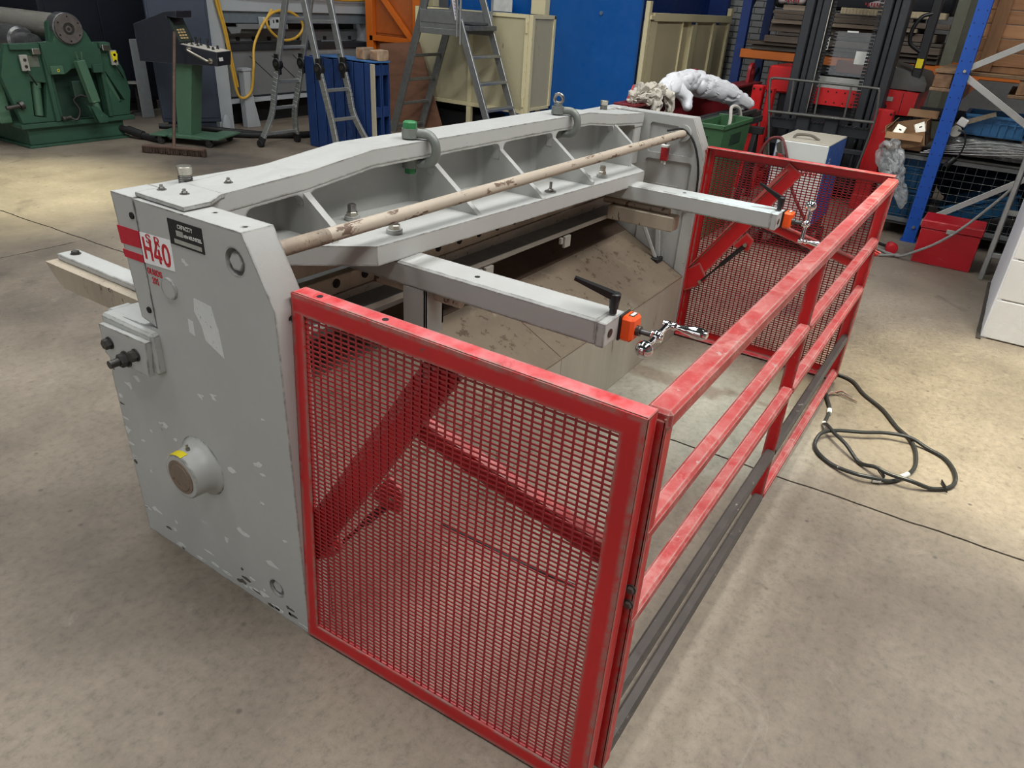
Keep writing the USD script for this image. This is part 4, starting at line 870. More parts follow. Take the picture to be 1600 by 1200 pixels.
part(pb, "cable_tray", tube(spline([(4.37, YB_ - .02, 1.30), (4.9, YB_ - .03, 1.285), (5.5, YB_ - .03, 1.29), (6.1, YB_ - .03, 1.275), (6.5, YB_ - .03, 1.285)]), .012, 8), plain("yellow_hose_top", (206, 160, 50), .45))
bx = part(pb, "control_box", cbox(4.86, YB_ - .06, .975, 5.14, YB_ + .03, 1.085, .004), plain("white_box", (196, 202, 204), .4))
for x, z, w, h in ((4.92, 1.03, .03, .05), (4.99, 1.045, .015, .03), (5.04, 1.05, .035, .03)): part(bx, "socket", cbox(x - w / 2, YB_ - .063, z - h / 2, x + w / 2, YB_ - .058, z + h / 2, .002), BLACKP)
part(pb, "foot_pedal", MB(extrude([(4.42, .985), (4.60, .985), (4.57, .93), (4.46, .925)], "y", YB_ - .02, YB_ + .08), bar((4.58, YB_ + .03, .99), (5.25, YB_ + .03, .99), .03, .05)), GPB)
YH = plain("yellow_hose", (214, 168, 62), .45)
single("air_hose", tube(spline([(4.27, 5.885, 1.45), (4.29, 5.88, 1.20), (4.34, 5.875, .95), (4.37, 5.865, .60), (4.40, 5.86, .36), (4.46, 5.84, .31), (4.55, 5.82, .38), (4.58, 5.80, .55), (4.60, 5.80, .64), (4.68, 5.86, .82), (4.82, 5.88, 1.0), (4.94, 5.86, 1.12), (5.12, 5.86, 1.155), (5.30, 5.86, 1.10), (5.37, 5.86, .99), (5.26, 5.86, .89), (5.08, 5.86, .865), (4.93, 5.86, .94), (4.88, 5.87, 1.05), (4.97, 5.88, 1.16)]), .014, 10), YH, "yellow air hose looped over the front of the white press brake", "hose")
single("air_hose", tube(spline([(4.30, 5.89, 1.45), (4.325, 5.885, 1.20), (4.365, 5.88, .95), (4.395, 5.87, .62), (4.42, 5.865, .42)]), .011, 10), YH, "second yellow hose hanging straight down the white press brake frame", "hose")

# ------------------------------------------------------------------ hinged ladder
ALU = plain("aluminium", (172, 174, 172), .38, .75, .1, 20)
ALUD = plain("ribbed_aluminium", (140, 142, 140), .42, .7, .12, 30)
def L3(a, b, t): return np.array(a) + (np.array(b) - np.array(a)) * t
ld = thing("hinged_ladder", "aluminium multi-hinge ladder with black hinges in front of the press brake", "ladder", (4.5, 5.0, 0))
def ladder_side(f0, f1, h0, h1, t0, t1, rungs, flare0, flare1):
    """two stiles from feet through hinges to the tops; the last metre of the stiles flares"""
    for f, fl_, h, t in ((f0, flare0, h0, t0), (f1, flare1, h1, t1)):
        p = spline([f, fl_, L3(fl_, h, .5), h], 6)
        part(ld, "stile", MB(*[bar(p[i], p[i + 1], .026, .062, up=(0, 1, 0), bev=.003) for i in range(len(p) - 1)], bar(h, t, .028, .064, up=(0, 1, 0), bev=.003)), ALU)
        hg = part(ld, "hinge", MB(cyl(np.array(h) + (-.024, 0, 0), np.array(h) + (.024, 0, 0), .050, n=24, bev=.006), bar(np.array(h) - (0, 0, .09), np.array(h) + (0, 0, .09), .036, .060, up=(0, 1, 0), bev=.006)), BLACKP)
        part(hg, "hinge_knob", cyl(np.array(h) + (-.032, 0, 0), np.array(h) + (.032, 0, 0), .02, n=16), DSTEEL)
        part(ld, "foot", MB(cyl(np.array(f) - (.02, 0, 0), np.array(f) + (.02, 0, 0), .034, n=16), bar(f, L3(f, fl_, .22), .032, .068, up=(0, 1, 0))), RUBBER)
    for k, q in enumerate(rungs):
        def on(f, fl_, h, t, z):
            P_ = [np.array(f), np.array(fl_), np.array(h), np.array(t)]
            for a, b in zip(P_[:-1], P_[1:]):
                if a[2] <= z <= b[2]: return L3(a, b, (z - a[2]) / (b[2] - a[2]))
            return P_[-1]
        part(ld, "rung", bar(on(f0, flare0, h0, t0, q), on(f1, flare1, h1, t1, q), .028, .030, bev=.004), ALU)
LR = (.12, .36, .60, .90, 1.14, 1.42)
ladder_side((3.896, 4.93, .034), (4.342, 4.916, .034), (4.04, 4.75, .756), (4.33, 4.75, .756), (4.09, 4.475, 1.76), (4.38, 4.475, 1.76), LR, (4.0, 4.86, .29), (4.285, 4.86, .29))
ladder_side((3.93, 3.90, .034), (4.295, 3.80, .034), (3.97, 4.13, .772), (4.265, 4.13, .772), (4.04, 4.455, 1.76), (4.345, 4.455, 1.76), LR, (3.965, 4.00, .33), (4.25, 4.00, .36))
# ------------------------------------------------------------------ platform ladder
pf = thing("platform_ladder", "aluminium platform steps with a step deck in front of the cream guard doors", "ladder", (5.85, 4.05, 0))
for x in (5.60, 6.10):
    part(pf, "stile", bar((x, 4.755, .0), (x, 4.255, 1.42), .028, .085, up=(0, 1, 0), bev=.003), ALUD)
    part(pf, "stile", bar((x, 3.338, .0), (x, 3.93 if x < 6 else 3.93, 1.42), .026, .075, up=(0, 1, 0), bev=.003), ALU)
for z in (.055, .31, .565, .815):
    y = 4.755 - .50 * z / 1.42
    part(pf, "rung", bar((5.60, y, z), (6.10, y, z), .030, .032, bev=.004), ALUD)
for z in (.12, .37, .615, .860):
    y = 3.338 + .592 * z / 1.42
    part(pf, "step", cbox(5.60, y - .045, z - .014, 6.10, y + .045, z + .014, .004), ALU)
part(pf, "deck", cbox(5.60, 3.72, 1.10, 6.10, 4.33, 1.145, .004), plain("worn_deck", (108, 110, 112), .5, .5, .25, 30))
part(pf, "deck_side", MB(cbox(5.575, 3.80, 1.15, 5.59, 4.32, 1.265, .002), cbox(5.575, 3.80, 1.045, 5.59, 4.32, 1.10, .002), cbox(5.580, 3.80, 1.10, 5.592, 4.32, 1.15, .001)), ALU)
part(pf, "deck_side", cbox(6.11, 3.80, 1.045, 6.125, 4.32, 1.265, .002), ALU)
part(pf, "deck_lip", cbox(5.58, 4.32, 1.05, 6.12, 4.335, 1.27, .002), ALU)
part(pf, "folding_rail", cyl((5.57, 3.80, .97), (5.57, 3.80, 1.75), .012, n=12), ALU); part(pf, "folding_rail", cyl((5.565, 3.84, 1.04), (5.565, 3.84, 1.75), .009, n=12), ALU); part(pf, "folding_rail", cyl((6.11, 3.80, 1.05), (6.11, 3.80, 1.75), .012, n=12), ALU)
stk = part(pf, "warning_sticker", extrude([(3.90, 1.42), (3.87, 1.42), (3.845, 1.19), (3.86, 1.19), (3.905, 1.36)], "x", 5.560, 5.563), plain("white_sticker", (214, 210, 214), .5), "white sticker with red and violet print")
for k in range(6): part(stk, "print_mark", bar((5.5595, 3.885 - k * .005, 1.39 - k * .03), (5.5595, 3.872 - k * .005, 1.375 - k * .03), .006, .001, up=(1, 0, 0), bev=0), plain("sticker_ink_%d" % k, (150, 40, 70) if k < 3 else (80, 60, 130), .5))
single("cloth_rag", noisy(cbox(5.70, 3.74, 1.145, 5.98, 3.92, 1.17, .01), .015, 14, 4, sub=3), plain("dark_rag", (70, 70, 72), .9, bump=.5), "dark crumpled rag lying on the deck of the platform steps", "rag")

# ------------------------------------------------------------------ blue pallets on end
BLUEW = paint("blue_painted_timber", (14, 48, 100), .6, chip=(86, 84, 70), chips=.35, vary=.2, scale=5, edge=False, stretch=(1, 1, .4), light=(92, 104, 96), lightamt=.12)
BLUEW2 = paint("light_blue_timber", (54, 104, 160), .6, chip=(120, 124, 120), chips=.3, vary=.2, scale=6, edge=False)
BAREW = paint("scuffed_timber_end", (170, 160, 138), .7, chip=(70, 90, 110), chips=.5, edge=False, vary=.15, scale=8)
def upright_pallet(x0, label, seed):
    """a pallet on its long edge, deck boards vertical, facing -x"""
    p = thing("pallet", label, "pallet", (x0 + .06, 4.29, 0), group=None)
    q = random.Random(seed)
    n = 7; y = 3.81
    for k in range(n):
        w = (4.70 - 3.81 - .014 * (n - 1)) / n
        part(p, "deck_board", cbox(x0, y, q.uniform(0, .004), x0 + .018, y + w, .83 + q.uniform(-.006, .002), .003), BLUEW)
        y += w + .014
    for z in (.02, .37, .73): part(p, "bearer", cbox(x0 + .018, 3.81, z, x0 + .085, 4.70, z + .09, .003), BLUEW)
    for k in range(3): part(p, "base_board", cbox(x0 + .085, 3.81 + k * .40, .002, x0 + .103, 3.92 + k * .40, .828, .003), BLUEW)
    return p
upright_pallet(4.316, "blue painted pallet standing on edge, front one of the row behind the hinged ladder", 1)
upright_pallet(4.425, "blue painted pallet standing on edge, behind the front one", 2)
single("timber_batten", cbox(4.296, 3.785, 0, 4.314, 3.835, .83, .003), BAREW, "pale scuffed batten standing at the corner of the upright blue pallets", "batten")
single("timber_board", cbox(4.32, 3.80, .836, 4.535, 4.50, .850, .003), BLUEW2, "light blue board lying on top of the upright blue pallets", "board")
mbb = thing("machine_base", "added black box filling the dark space under the cream guard doors", "dark filler", (6.5, 4.6, 0))  # added box, only there to make the space under the doors dark
part(mbb, "base", cbox(6.34, 3.95, 0, 6.68, 4.90, .20, .01), RUBBER); part(mbb, "pedestal", cbox(6.4, 4.3, .20, 6.66, 4.85, .45, .01), RUBBER)
RW = wood("rough_timber", (176, 152, 128), (120, 96, 76), (10, 10, 10))
for k, (x, y, w, h, lab) in enumerate(((4.39, 3.945, .10, .10, "rough timber block on the upright blue pallets, left one"), (4.42, 3.80, .10, .09, "rough timber block on the upright blue pallets, right one"))):
    t = thing("timber_block", lab, "timber block", (x, y, .85))
    part(t, "block", noisy(cbox(x - .05, y, .85, x + .09, y + w, .85 + h, .006), .006, 20, k, sub=2), RW, smooth=20)
    part(t, "split_end", noisy(cbox(x - .056, y + .01, .86, x - .048, y + w * .9, .85 + h * .85, .003), .006, 40, k + 9, sub=2), plain("split_timber_end_%d" % k, (150, 118, 92), .9, vary=.3), smooth=20)
ply = thing("plywood_sheet", "brown plywood sheet leaning between the blue pallets and the cream guard doors", "plywood", (6.15, 4.9, 0))
part(ply, "sheet", extrude([(4.464, .0), (5.366, .0), (5.428, .849), (4.827, .917)], "x", 6.145, 6.157), wood("plywood_face", (150, 108, 84), (128, 88, 68), (1, 3, 14)))
ORG = paint("orange_frame_paint", (206, 104, 24), .45, chip=(120, 60, 30), chips=.1, vary=.08, scale=6)
ORGD = plain("orange_panel", (150, 78, 26), .6, vary=.15)
of = thing("orange_frame", "orange welded frame with a diagonal brace behind the blue pallets", "frame", (6.3, 5.35, 0))
for y in (5.74, 5.00): part(of, "post", cbox(6.30, y - .055, .0, 6.37, y + .055, 1.75, .005), ORG)
part(of, "diagonal_brace", bar((6.32, 5.62, 1.42), (6.32, 5.07, .90), .05, .05), ORG)
part(of, "cross_rail", cbox(6.30, 5.00, .86, 6.37, 5.74, .92, .004), ORG)
part(of, "back_panel", cbox(6.38, 5.0, .3, 6.40, 5.74, 1.75, 0), ORGD)
ofs = part(of, "glass_front", cbox(6.372, 5.04, .95, 6.378, 5.70, 1.7, 0), plain("orange_film", (170, 92, 44), .25))

# ------------------------------------------------------------------ cream guard doors and the blue press
CRM = paint("cream_paint", (222, 211, 170), .5, chip=(120, 110, 90), chips=.12, vary=.05, scale=6, edge_cut=.55)
CRMP = paint("cream_mesh_panel", (188, 180, 148), .5, chip=(140, 132, 104), chips=.3, vary=.08, scale=5, edge=False, stretch=(1, 1, .3))
BLU = paint("blue_press_paint", (0, 82, 158), .4, chip=(0, 60, 120), chips=.02, vary=.05, scale=3, edge=False)
BLUD = paint("dark_blue_paint", (6, 44, 110), .5, chips=.0, vary=.06, scale=3, edge=False)
CRMQ = paint("cream_front_sheet", (206, 194, 158), .5, chips=.02, edge=False, vary=.06, scale=4)
bp = thing("hydraulic_press", "big bright blue press with a cream sheet metal front", "press", (8.0, 3.0, 0))
part(bp, "side_plate", cbox(6.705, 2.375, .02, 6.76, 4.85, 2.6, .006), BLU)
part(bp, "feet", cbox(6.72, 2.42, 0, 6.9, 4.8, .02, 0), RUBBER)
part(bp, "upper_recess", cbox(6.76, 2.62, 1.30, 9.35, 2.66, 2.6, .004), BLUD)
part(bp, "side_plate", cbox(9.30, 2.375, .02, 9.40, 4.85, 2.6, .006), BLUD)
part(bp, "lifting_boss", cyl((6.705, 2.82, 1.33), (6.690, 2.82, 1.33), .02, n=16), plain("steel_boss", (120, 150, 176), .4, .6))
fp = part(bp, "front_frame", MB(cbox(6.765, 2.31, .10, 6.83, 2.36, 1.47, .004), cbox(6.90, 2.305, 1.285, 9.34, 2.36, 1.365, .004), cbox(9.28, 2.31, .1, 9.34, 2.36, 1.45, .004)), CRM)
part(fp, "end_bracket", MB(cbox(9.27, 2.30, 1.365, 9.36, 2.35, 1.45, .003), cbox(6.80, 2.295, 1.30, 6.90, 2.34, 1.34, .003)), CRM)
for x0, x1, d, m in ((6.86, 7.02, .0, CRM), (7.02, 7.75, .02, CRMQ), (7.75, 8.05, .06, CRMQ), (8.05, 8.18, .0, CRM), (8.18, 8.75, .03, CRMQ), (8.75, 8.88, .0, CRM), (8.88, 9.28, .03, CRMQ)):
    part(bp, "front_panel", cbox(x0, 2.315 + d, .12, x1, 2.335 + d, 1.285, .002), m)
for x in (6.86, 7.75, 8.05, 8.18, 8.75, 8.88): part(bp, "panel_fold", cbox(x - .004, 2.315, .12, x + .004, 2.41, 1.285, .001), CRM)
part(bp, "slot", cbox(8.0, 2.31, 1.262, 8.10, 2.318, 1.284, 0), BLUD); part(bp, "slot", cbox(8.80, 2.31, 1.262, 8.90, 2.318, 1.284, 0), BLUD)
cg = thing("guard_door", "cream framed guard doors with mesh-filled panels in front of the blue press", "guard door", (6.2, 4.1, 0))
XC = 6.22
ya, ybb = 3.40, 4.93
part(cg, "rail", cbox(XC, ya, 1.235, XC + .04, ybb, 1.275, .003), CRM); part(cg, "rail", cbox(XC, ya, .295, XC + .04, ybb, .335, .003), CRM)
for y in (ybb - .04, 4.13, ya + .0): part(cg, "stile", cbox(XC - .002, y, .295, XC + .042, y + .05, 1.275, .003), CRM)
part(cg, "mesh_panel", cbox(XC + .015, 4.18, .335, XC + .022, ybb - .04, 1.235, 0), CRMP); part(cg, "mesh_panel", cbox(XC + .015, ya + .05, .335, XC + .022, 4.13, 1.235, 0), CRMP)
part(cg, "inner_sheet", cbox(XC + .09, 3.50, .75, XC + .095, 3.72, 1.12, 0), CRM)
part(cg, "rail", cbox(XC, ya - .045, 1.235, 6.695, ya - .005, 1.275, .003), CRM); part(cg, "rail", cbox(XC + .02, ya - .045, .33, 6.70, ya - .005, .36, .003), CRM)
part(cg, "stile", cbox(XC - .004, ya - .05, .26, XC + .046, ya - .002, 1.275, .003), CRM); part(cg, "stile", cbox(6.66, ya - .045, .33, 6.70, ya - .005, 1.275, .003), CRM)
part(cg, "mesh_panel", cbox(XC + .046, ya - .03, .36, 6.66, ya - .022, 1.235, 0), CRMP)
for z in (.42, 1.15): part(cg, "hinge", cyl((XC - .012, ya + .02, z - .05), (XC - .012, ya + .02, z + .05), .012, n=12), CRM)
part(cg, "foot", MB(cbox(XC, 4.12, 0, XC + .04, 4.19, .295, .003), cbox(XC + .3, 3.4, 0, XC + .34, 3.44, .33, .002), cbox(XC, ybb - .05, 0, XC + .04, ybb, .295, .002)), CRM)
part(cg, "top_cross", MB(cbox(6.60, 3.45, 1.27, 6.70, 3.63, 2.4, .004), cbox(6.60, 4.98, 1.27, 6.70, 5.15, 2.4, .004)), CRM)
part(cg, "notice", cbox(6.585, 3.87, 1.275, 6.598, 4.12, 1.42, .001), WHITEL)

# ------------------------------------------------------------------ red lifting beam with overalls and rag
DRED = paint("dark_red_beam_paint", (112, 26, 34), .45, chip=(70, 30, 30), chips=.1, vary=.12, scale=5)
DRED2 = paint("red_lug_paint", (160, 36, 44), .45, chips=.05, vary=.1)
lb = thing("lifting_spreader", "dark red steel lifting beam with round lugs, lying on trestles", "beam", (5.4, 1.15, .55))
part(lb, "web", cbox(3.98, 1.145, .615, 6.85, 1.165, .815, 0), DRED)
part(lb, "top_flange", cbox(3.95, 1.07, .815, 6.87, 1.24, .832, .002), DRED); part(lb, "bottom_flange", cbox(3.98, 1.07, .60, 6.85, 1.24, .616, .002), DRED)
for x in (5.2, 6.72):
    lug = Polygon([(x - .075, .832), (x - .075, .90)] + [(x + .075 * math.cos(a), .93 + .075 * math.sin(a)) for a in np.linspace(PI, 0, 14)] + [(x + .075, .832)]).difference(Point(x, .93).buffer(.035))
    part(lb, "lifting_lug", extrude(lug, "y", 1.14, 1.17), DRED2)
part(lb, "end_lug", bar((4.08, 1.155, .83), (4.17, 1.155, .93), .10, .03), DRED2)
for x in (4.78, 5.5):
    tr_ = thing("trestle", "dark steel trestle under the red lifting beam, " + ("nearer one" if x < 5 else "further one"), "trestle", (x, 1.1, 0))
    part(tr_, "top_bar", cbox(x - .03, .60, .545, x + .03, 1.6, .60, .003), RUBBER)
    for y in (.66, 1.54): part(tr_, "leg", MB(bar((x - .16, y, 0), (x, y, .56), .04, .04), bar((x + .16, y, 0), (x, y, .56), .04, .04)), RUBBER)
DTUBE = paint("dark_steel_stock", (58, 60, 60), .45, chip=(96, 92, 86), chips=.3, metallic=.3, edge=False, vary=.2, scale=6, stretch=(.3, 1, 1))
LB = ["bottom row, nearest the green bin", "bottom row, second from the green bin", "bottom row, third from the green bin", "bottom row, against the red beam", "top row, nearest the green bin", "top row, middle one", "top row, against the red beam", "thin one lying on the very top"]
for k, (y, z, w, h) in enumerate(((.72, .602, .06, .05), (.79, .602, .05, .04), (.86, .602, .06, .06), (.93, .602, .05, .05), (.74, .654, .05, .04), (.83, .664, .05, .04), (.91, .654, .04, .045), (.70, .70, .03, .03))):
    single("steel_bar", cbox(3.75 + .08 * (k % 3), y, z, 5.85 - .1 * (k % 4), y + w, z + h, .003), DTUBE, "dark steel bar beside the red lifting beam, " + LB[k], "steel bar")
COT = plain("white_overall_fabric", (222, 224, 228), .85, vary=.04, bump=.25)
def blob(pts, rs, seed, amp=.02, sc=9):
    hulls = []
    for a, b, ra, rb in zip(pts[:-1], pts[1:], rs[:-1], rs[1:]):
        s = [tm(icos(a, ra, 2)).vertices, tm(icos(b, rb, 2)).vertices]
        hulls.append(m3.Manifold.hull_points(np.vstack(s).astype(np.float32)))
    m = hulls[0]
    for h in hulls[1:]: m = m + h
    m = m.refine_to_length(.022); t = tm(m)
    t = trimesh.Trimesh(t.vertices, t.faces, process=True); trimesh.smoothing.filter_taubin(t, iterations=14)
    n = t.vertex_normals; v = np.array(t.vertices)
    w = np.abs(meshkit.fbm(v * sc + seed, 2, seed) - .5) * 2
    t.vertices = v - n * (np.clip(.22 - w, 0, 1) * amp * 3.2)[:, None] + n * ((meshkit.fbm(v * sc * .5, 2, seed + 5) - .5) * amp * 1.6)[:, None]
    return t
ov = thing("overalls", "white disposable overalls slumped over the red lifting beam", "overalls", (4.9, 1.05, .83))
part(ov, "body", blob([(4.42, 1.10, .875), (4.62, 1.10, .915), (4.90, 1.10, .93), (5.15, 1.10, .92)], [.055, .088, .098, .09], 3, .022), COT)
part(ov, "trouser_leg", blob([(5.05, 1.06, .91), (5.30, .96, .86), (5.55, .86, .78), (5.66, .80, .745)], [.095, .09, .075, .05], 8, .025), COT)
part(ov, "sleeve", blob([(4.62, 1.05, .90), (4.66, .98, .84), (4.64, .96, .80)], [.06, .05, .045], 12, .02), COT)
RAGM = paint("oily_rag", (196, 190, 178), .9, chip=(70, 64, 58), chips=.7, edge=False, vary=.2, scale=12, bump=.6)
rg = thing("oily_rag", "grey oil-stained rag draped over the near end of the red beam", "rag", (4.3, 1.1, .83))
rgm = blob([(4.02, 1.13, .86), (4.12, 1.11, .895), (4.24, 1.10, .89), (4.38, 1.10, .885), (4.50, 1.09, .87)], [.04, .062, .07, .06, .045], 21, .05, 26)
part(rg, "rag_cloth", rgm, RAGM)
part(rg, "hanging_fold", blob([(4.22, 1.05, .87), (4.21, 1.03, .80), (4.20, 1.03, .75)], [.055, .04, .025], 22, .04, 24), RAGM)
part(rg, "hanging_fold", blob([(4.42, 1.05, .86), (4.45, 1.03, .80), (4.43, 1.02, .70)], [.05, .042, .03], 24, .03, 18), RAGM)

# ------------------------------------------------------------------ green bin
GB = paint("green_plastic_bin", (52, 92, 58), .5, chip=(80, 110, 84), chips=.1, vary=.1, scale=5, edge=False)
gb = thing("storage_bin", "green plastic storage bin under the end of the red beam", "bin", (4.4, .6, 0))
def taper(x0, y0, x1, y1, z0, z1, k):
    b = m3.Manifold.hull_points(np.array([(x0 + k, y0 + k, z0), (x1 - k, y0 + k, z0), (x1 - k, y1 - k, z0), (x0 + k, y1 - k, z0), (x0, y0, z1), (x1, y0, z1), (x1, y1, z1), (x0, y1, z1)], np.float32)); return b
part(gb, "bin_wall", taper(4.08, .50, 4.60, 1.00, .20, .545, .03) - taper(4.085, .505, 4.595, .995, .22, .60, .03), GB)
part(gb, "bin_wall", taper(4.02, .46, 4.60, .69, .20, .76, .03) - taper(4.028, .468, 4.592, .682, .22, .80, .03), GB)
part(gb, "rim", MB(cbox(4.01, .45, .745, 4.61, .462, .775, .004), cbox(4.01, .45, .745, 4.024, .70, .775, .004), cbox(4.596, .45, .745, 4.61, .70, .775, .004)), GB)
part(gb, "base", cbox(4.06, .49, 0, 4.57, .98, .20, .01), GB)
part(gb, "handle_slot", MB(cbox(4.0185, .56, .64, 4.03, .66, .70, .002), cbox(4.20, .462, .63, 4.42, .468, .70, .002)), plain("dark_green_slot", (24, 52, 34), .6))
single("webbing_strap", tube(spline([(4.46, .58, .60), (4.50, .58, .74), (4.54, .60, .83), (4.62, .57, .82), (4.66, .55, .72), (4.63, .53, .62)]), .012, 8), plain("pale_strap", (176, 172, 164), .8), "pale webbing strap looping out of the green bin", "strap")
# ------------------------------------------------------------------ pallet rack along the back wall with timber
BPOST = paint("blue_rack_paint", (22, 84, 182), .4, chip=(60, 66, 80), chips=.06, vary=.06, scale=8, edge_cut=.55, edge_r=.003)
BPOSTD = paint("dark_blue_rack_paint", (18, 48, 108), .45, chips=.05, vary=.08, edge=False)
OBEAM = paint("orange_beam_paint", (196, 104, 34), .45, chip=(110, 70, 40), chips=.15, vary=.1, edge=False)
BRACE = paint("galvanised_brace", (196, 196, 192), .5, chip=(140, 136, 130), chips=.4, metallic=.1, vary=.1, edge=False, scale=14)
rk = thing("pallet_rack", "blue and orange pallet rack along the back wall, loaded with old timber", "rack", (7.9, .2, 0))
def upright(parent, x, y, m, w=.09, d=.07, z1=2.6, holes=False):
    """perforated rack post"""
    part(parent, "rack_post", MB(cbox(x - .003, y - w / 2, 0, x + .003, y + w / 2, z1, .001), cbox(x, y - w / 2, 0, x + d, y - w / 2 + .004, z1, .001), cbox(x, y + w / 2 - .004, 0, x + d, y + w / 2, z1, .001), cbox(x - .012, y - w / 2 - .01, 0, x + d + .02, y + w / 2 + .01, .006, 0)), m)
    if holes:
        part(parent, "post_hole", MB(*[cyl((x - .0035, y + s * w * .30, .10 + k * .075), (x - .0045, y + s * w * .30, .10 + k * .075), .0036, n=8) for k in range(30) for s in (-1, 1)]), HOLE, kind="stuff", smooth=False)
upright(rk, 7.40, 1.53, BPOSTD); upright(rk, 8.45, 1.60, BPOSTD)
GPOST = plain("grey_green_post", (98, 100, 86), .6)
part(rk, "rack_post", MB(cbox(7.37, -.46, 0, 7.43, -.36, 2.6, .004)), GPOST); part(rk, "rack_post", cbox(8.42, -.46, 0, 8.48, -.36, 2.6, .004), GPOST)
for z0, z1 in ((.15, .85), (.85, .15), (1.3, 2.1)): part(rk, "rack_brace", bar((7.46, 1.56, z0), (8.44, 1.58, z1), .02, .03), RUBBER)
for z in (1.005, 1.70): 
    part(rk, "beam", cbox(7.36, -2.4, z, 7.41, 1.50, z + .085, .006), OBEAM); part(rk, "beam", cbox(8.40, -2.4, z, 8.45, 1.50, z + .085, .006), OBEAM)
OLDW = [wood("old_timber_%d" % k, a, b, (6, .8, 12), .85) for k, (a, b) in enumerate((((116, 104, 92), (78, 68, 60)), ((96, 84, 74), (62, 54, 48)), ((150, 136, 118), (112, 98, 84)), ((84, 78, 72), (54, 50, 46))))]
q = random.Random(5)
z = 1.092; n_ = 0
rows = [(.045, 3), (.03, 1), (.06, 0), (.03, 3), (.07, 1), (.035, 2), (.045, 0), (.03, 1)]
for i, (h, mi) in enumerate(rows):
    for j, x0 in enumerate((7.32,)):
        w = q.uniform(.22, .28); y1 = 1.40 + q.uniform(-.22, .06) - (.10 if i in (2, 3) else 0); y0 = -.34 + q.uniform(-.02, .3) * (i > 3)
        single("timber_plank", cbox(x0 + q.uniform(-.03, .03), y0, z + .001, 8.2 + w * .3, y1, z + h, .004), OLDW[(mi + j) % 4 if j else mi], "old timber plank in the stack on the back rack, " + ("bottom one" if i == 0 else ("second", "third", "fourth", "fifth", "sixth", "seventh")[i - 1] + " from the bottom" if i < 7 else "top one"), "plank")
    z += h + .003
PLW = plain("pale_painted_board", (172, 160, 132), .7, vary=.15)
single("ribbed_board", MB(cbox(7.33, -.30, z + .002, 7.60, .60, z + .055, .002), *[cbox(7.322, -.29 + k * .03, z + .004, 7.331, -.275 + k * .03, z + .05, 0) for k in range(30)]), PLW, "pale ribbed board on top of the timber on the back rack", "board")
single("timber_plank", cbox(7.35, .72, z + .002, 7.6, 1.15, z + .05, .003), OLDW[2], "short pale plank on top of the timber near the blue press", "plank")
bag_m = plain("printed_bag", (190, 180, 180), .6, vary=.2); bag_r = plain("bag_print_red", (150, 48, 60), .6)
for k, (y0, y1, lab) in enumerate(((.95, 1.27, "white printed sack at the left end of the timber stack"), (.20, .42, "white sack with red print in the middle of the timber stack"))):
    t = thing("printed_sack", lab, "sack", (7.45, (y0 + y1) / 2, z))
    zz_ = z + .052
    part(t, "sack", blob([(7.44, y0 + .06, zz_ + .05), (7.46, y1 - .06, zz_ + .04)], [.045, .035], k + 30, .015), bag_m)
    part(t, "print_mark", MB(*[cbox(7.392, y0 + .07 + j * .025, zz_ + .02 + (j % 2) * .012, 7.40, y0 + .085 + j * .025, zz_ + .055, .001) for j in range(6)]), bag_r)
single("dark_tarpaulin", noisy(cbox(7.7, -.3, z + .04, 8.5, 1.35, z + .60, .02), .03, 3, 9, sub=4), plain("dark_tarpaulin", (28, 32, 40), .7), "dark covered load standing on the timber of the back rack", "tarpaulin")

# ------------------------------------------------------------------ red stacker truck
FR = paint("red_truck_paint", (196, 28, 32), .38, chip=(70, 40, 38), chips=.08, vary=.06, scale=5, edge_cut=.56)
FD = paint("charcoal_mast_paint", (42, 45, 50), .5, chip=(80, 80, 80), chips=.12, vary=.12, scale=6, edge=False)
FDK = plain("black_truck_parts", (24, 26, 30), .5)
FH = paint("grey_hood_plastic", (72, 72, 70), .6, chips=.05, vary=.08, edge=False)
ft = thing("stacker_truck", "red and charcoal reach truck with its mast facing the grey guillotine", "forklift", (6.5, .25, 0))
for y0, y1 in ((.44, .645), (-.145, .045)):
    w = (y1 - y0)
    part(ft, "mast_channel", MB(cbox(6.16, y0, .10, 6.30, y0 + w * .34, 2.6, .006), cbox(6.19, y0 + w * .38, .08, 6.32, y0 + w * .62, 2.6, .006), cbox(6.15, y0 + w * .66, .10, 6.30, y1, 2.6, .006), cbox(6.28, y0, .1, 6.34, y1, 2.6, 0)), FD)
part(ft, "mast_chain", MB(*[cbox(6.18, .405, .62 + k * .026, 6.20, .432, .638 + k * .026, 0) for k in range(55)]), FDK, kind="stuff", smooth=False)
part(ft, "mast_chain", MB(*[cbox(6.18, .055, .62 + k * .026, 6.20, .082, .638 + k * .026, 0) for k in range(55)]), FDK, kind="stuff", smooth=False)
part(ft, "mast_edge", MB(cbox(6.14, .436, .3, 6.16, .442, 2.5, 0)), ZINC)
part(ft, "cross_member", MB(cbox(6.18, .04, .36, 6.26, .45, .68, .004), cbox(6.20, .04, .10, 6.30, .45, .36, 0)), FDK)
part(ft, "red_panel", cbox(6.30, .05, .745, 6.34, .45, .885, .003), FR)
part(ft, "panel_hole", MB(*[cyl((6.299, .12 + (k % 4) * .07, .775 + (k // 4) * .085), (6.296, .12 + (k % 4) * .07, .775 + (k // 4) * .085), .006, n=8) for k in range(8)]), HOLE)
part(ft, "silver_panel", cbox(6.31, .06, .885, 6.35, .46, .975, .002), plain("silver_panel", (168, 168, 164), .5, .2))
for y in (.15, .38): part(ft, "panel_screw", cyl((6.31, y, .925), (6.306, y, .925), .008, n=10), HOLE)
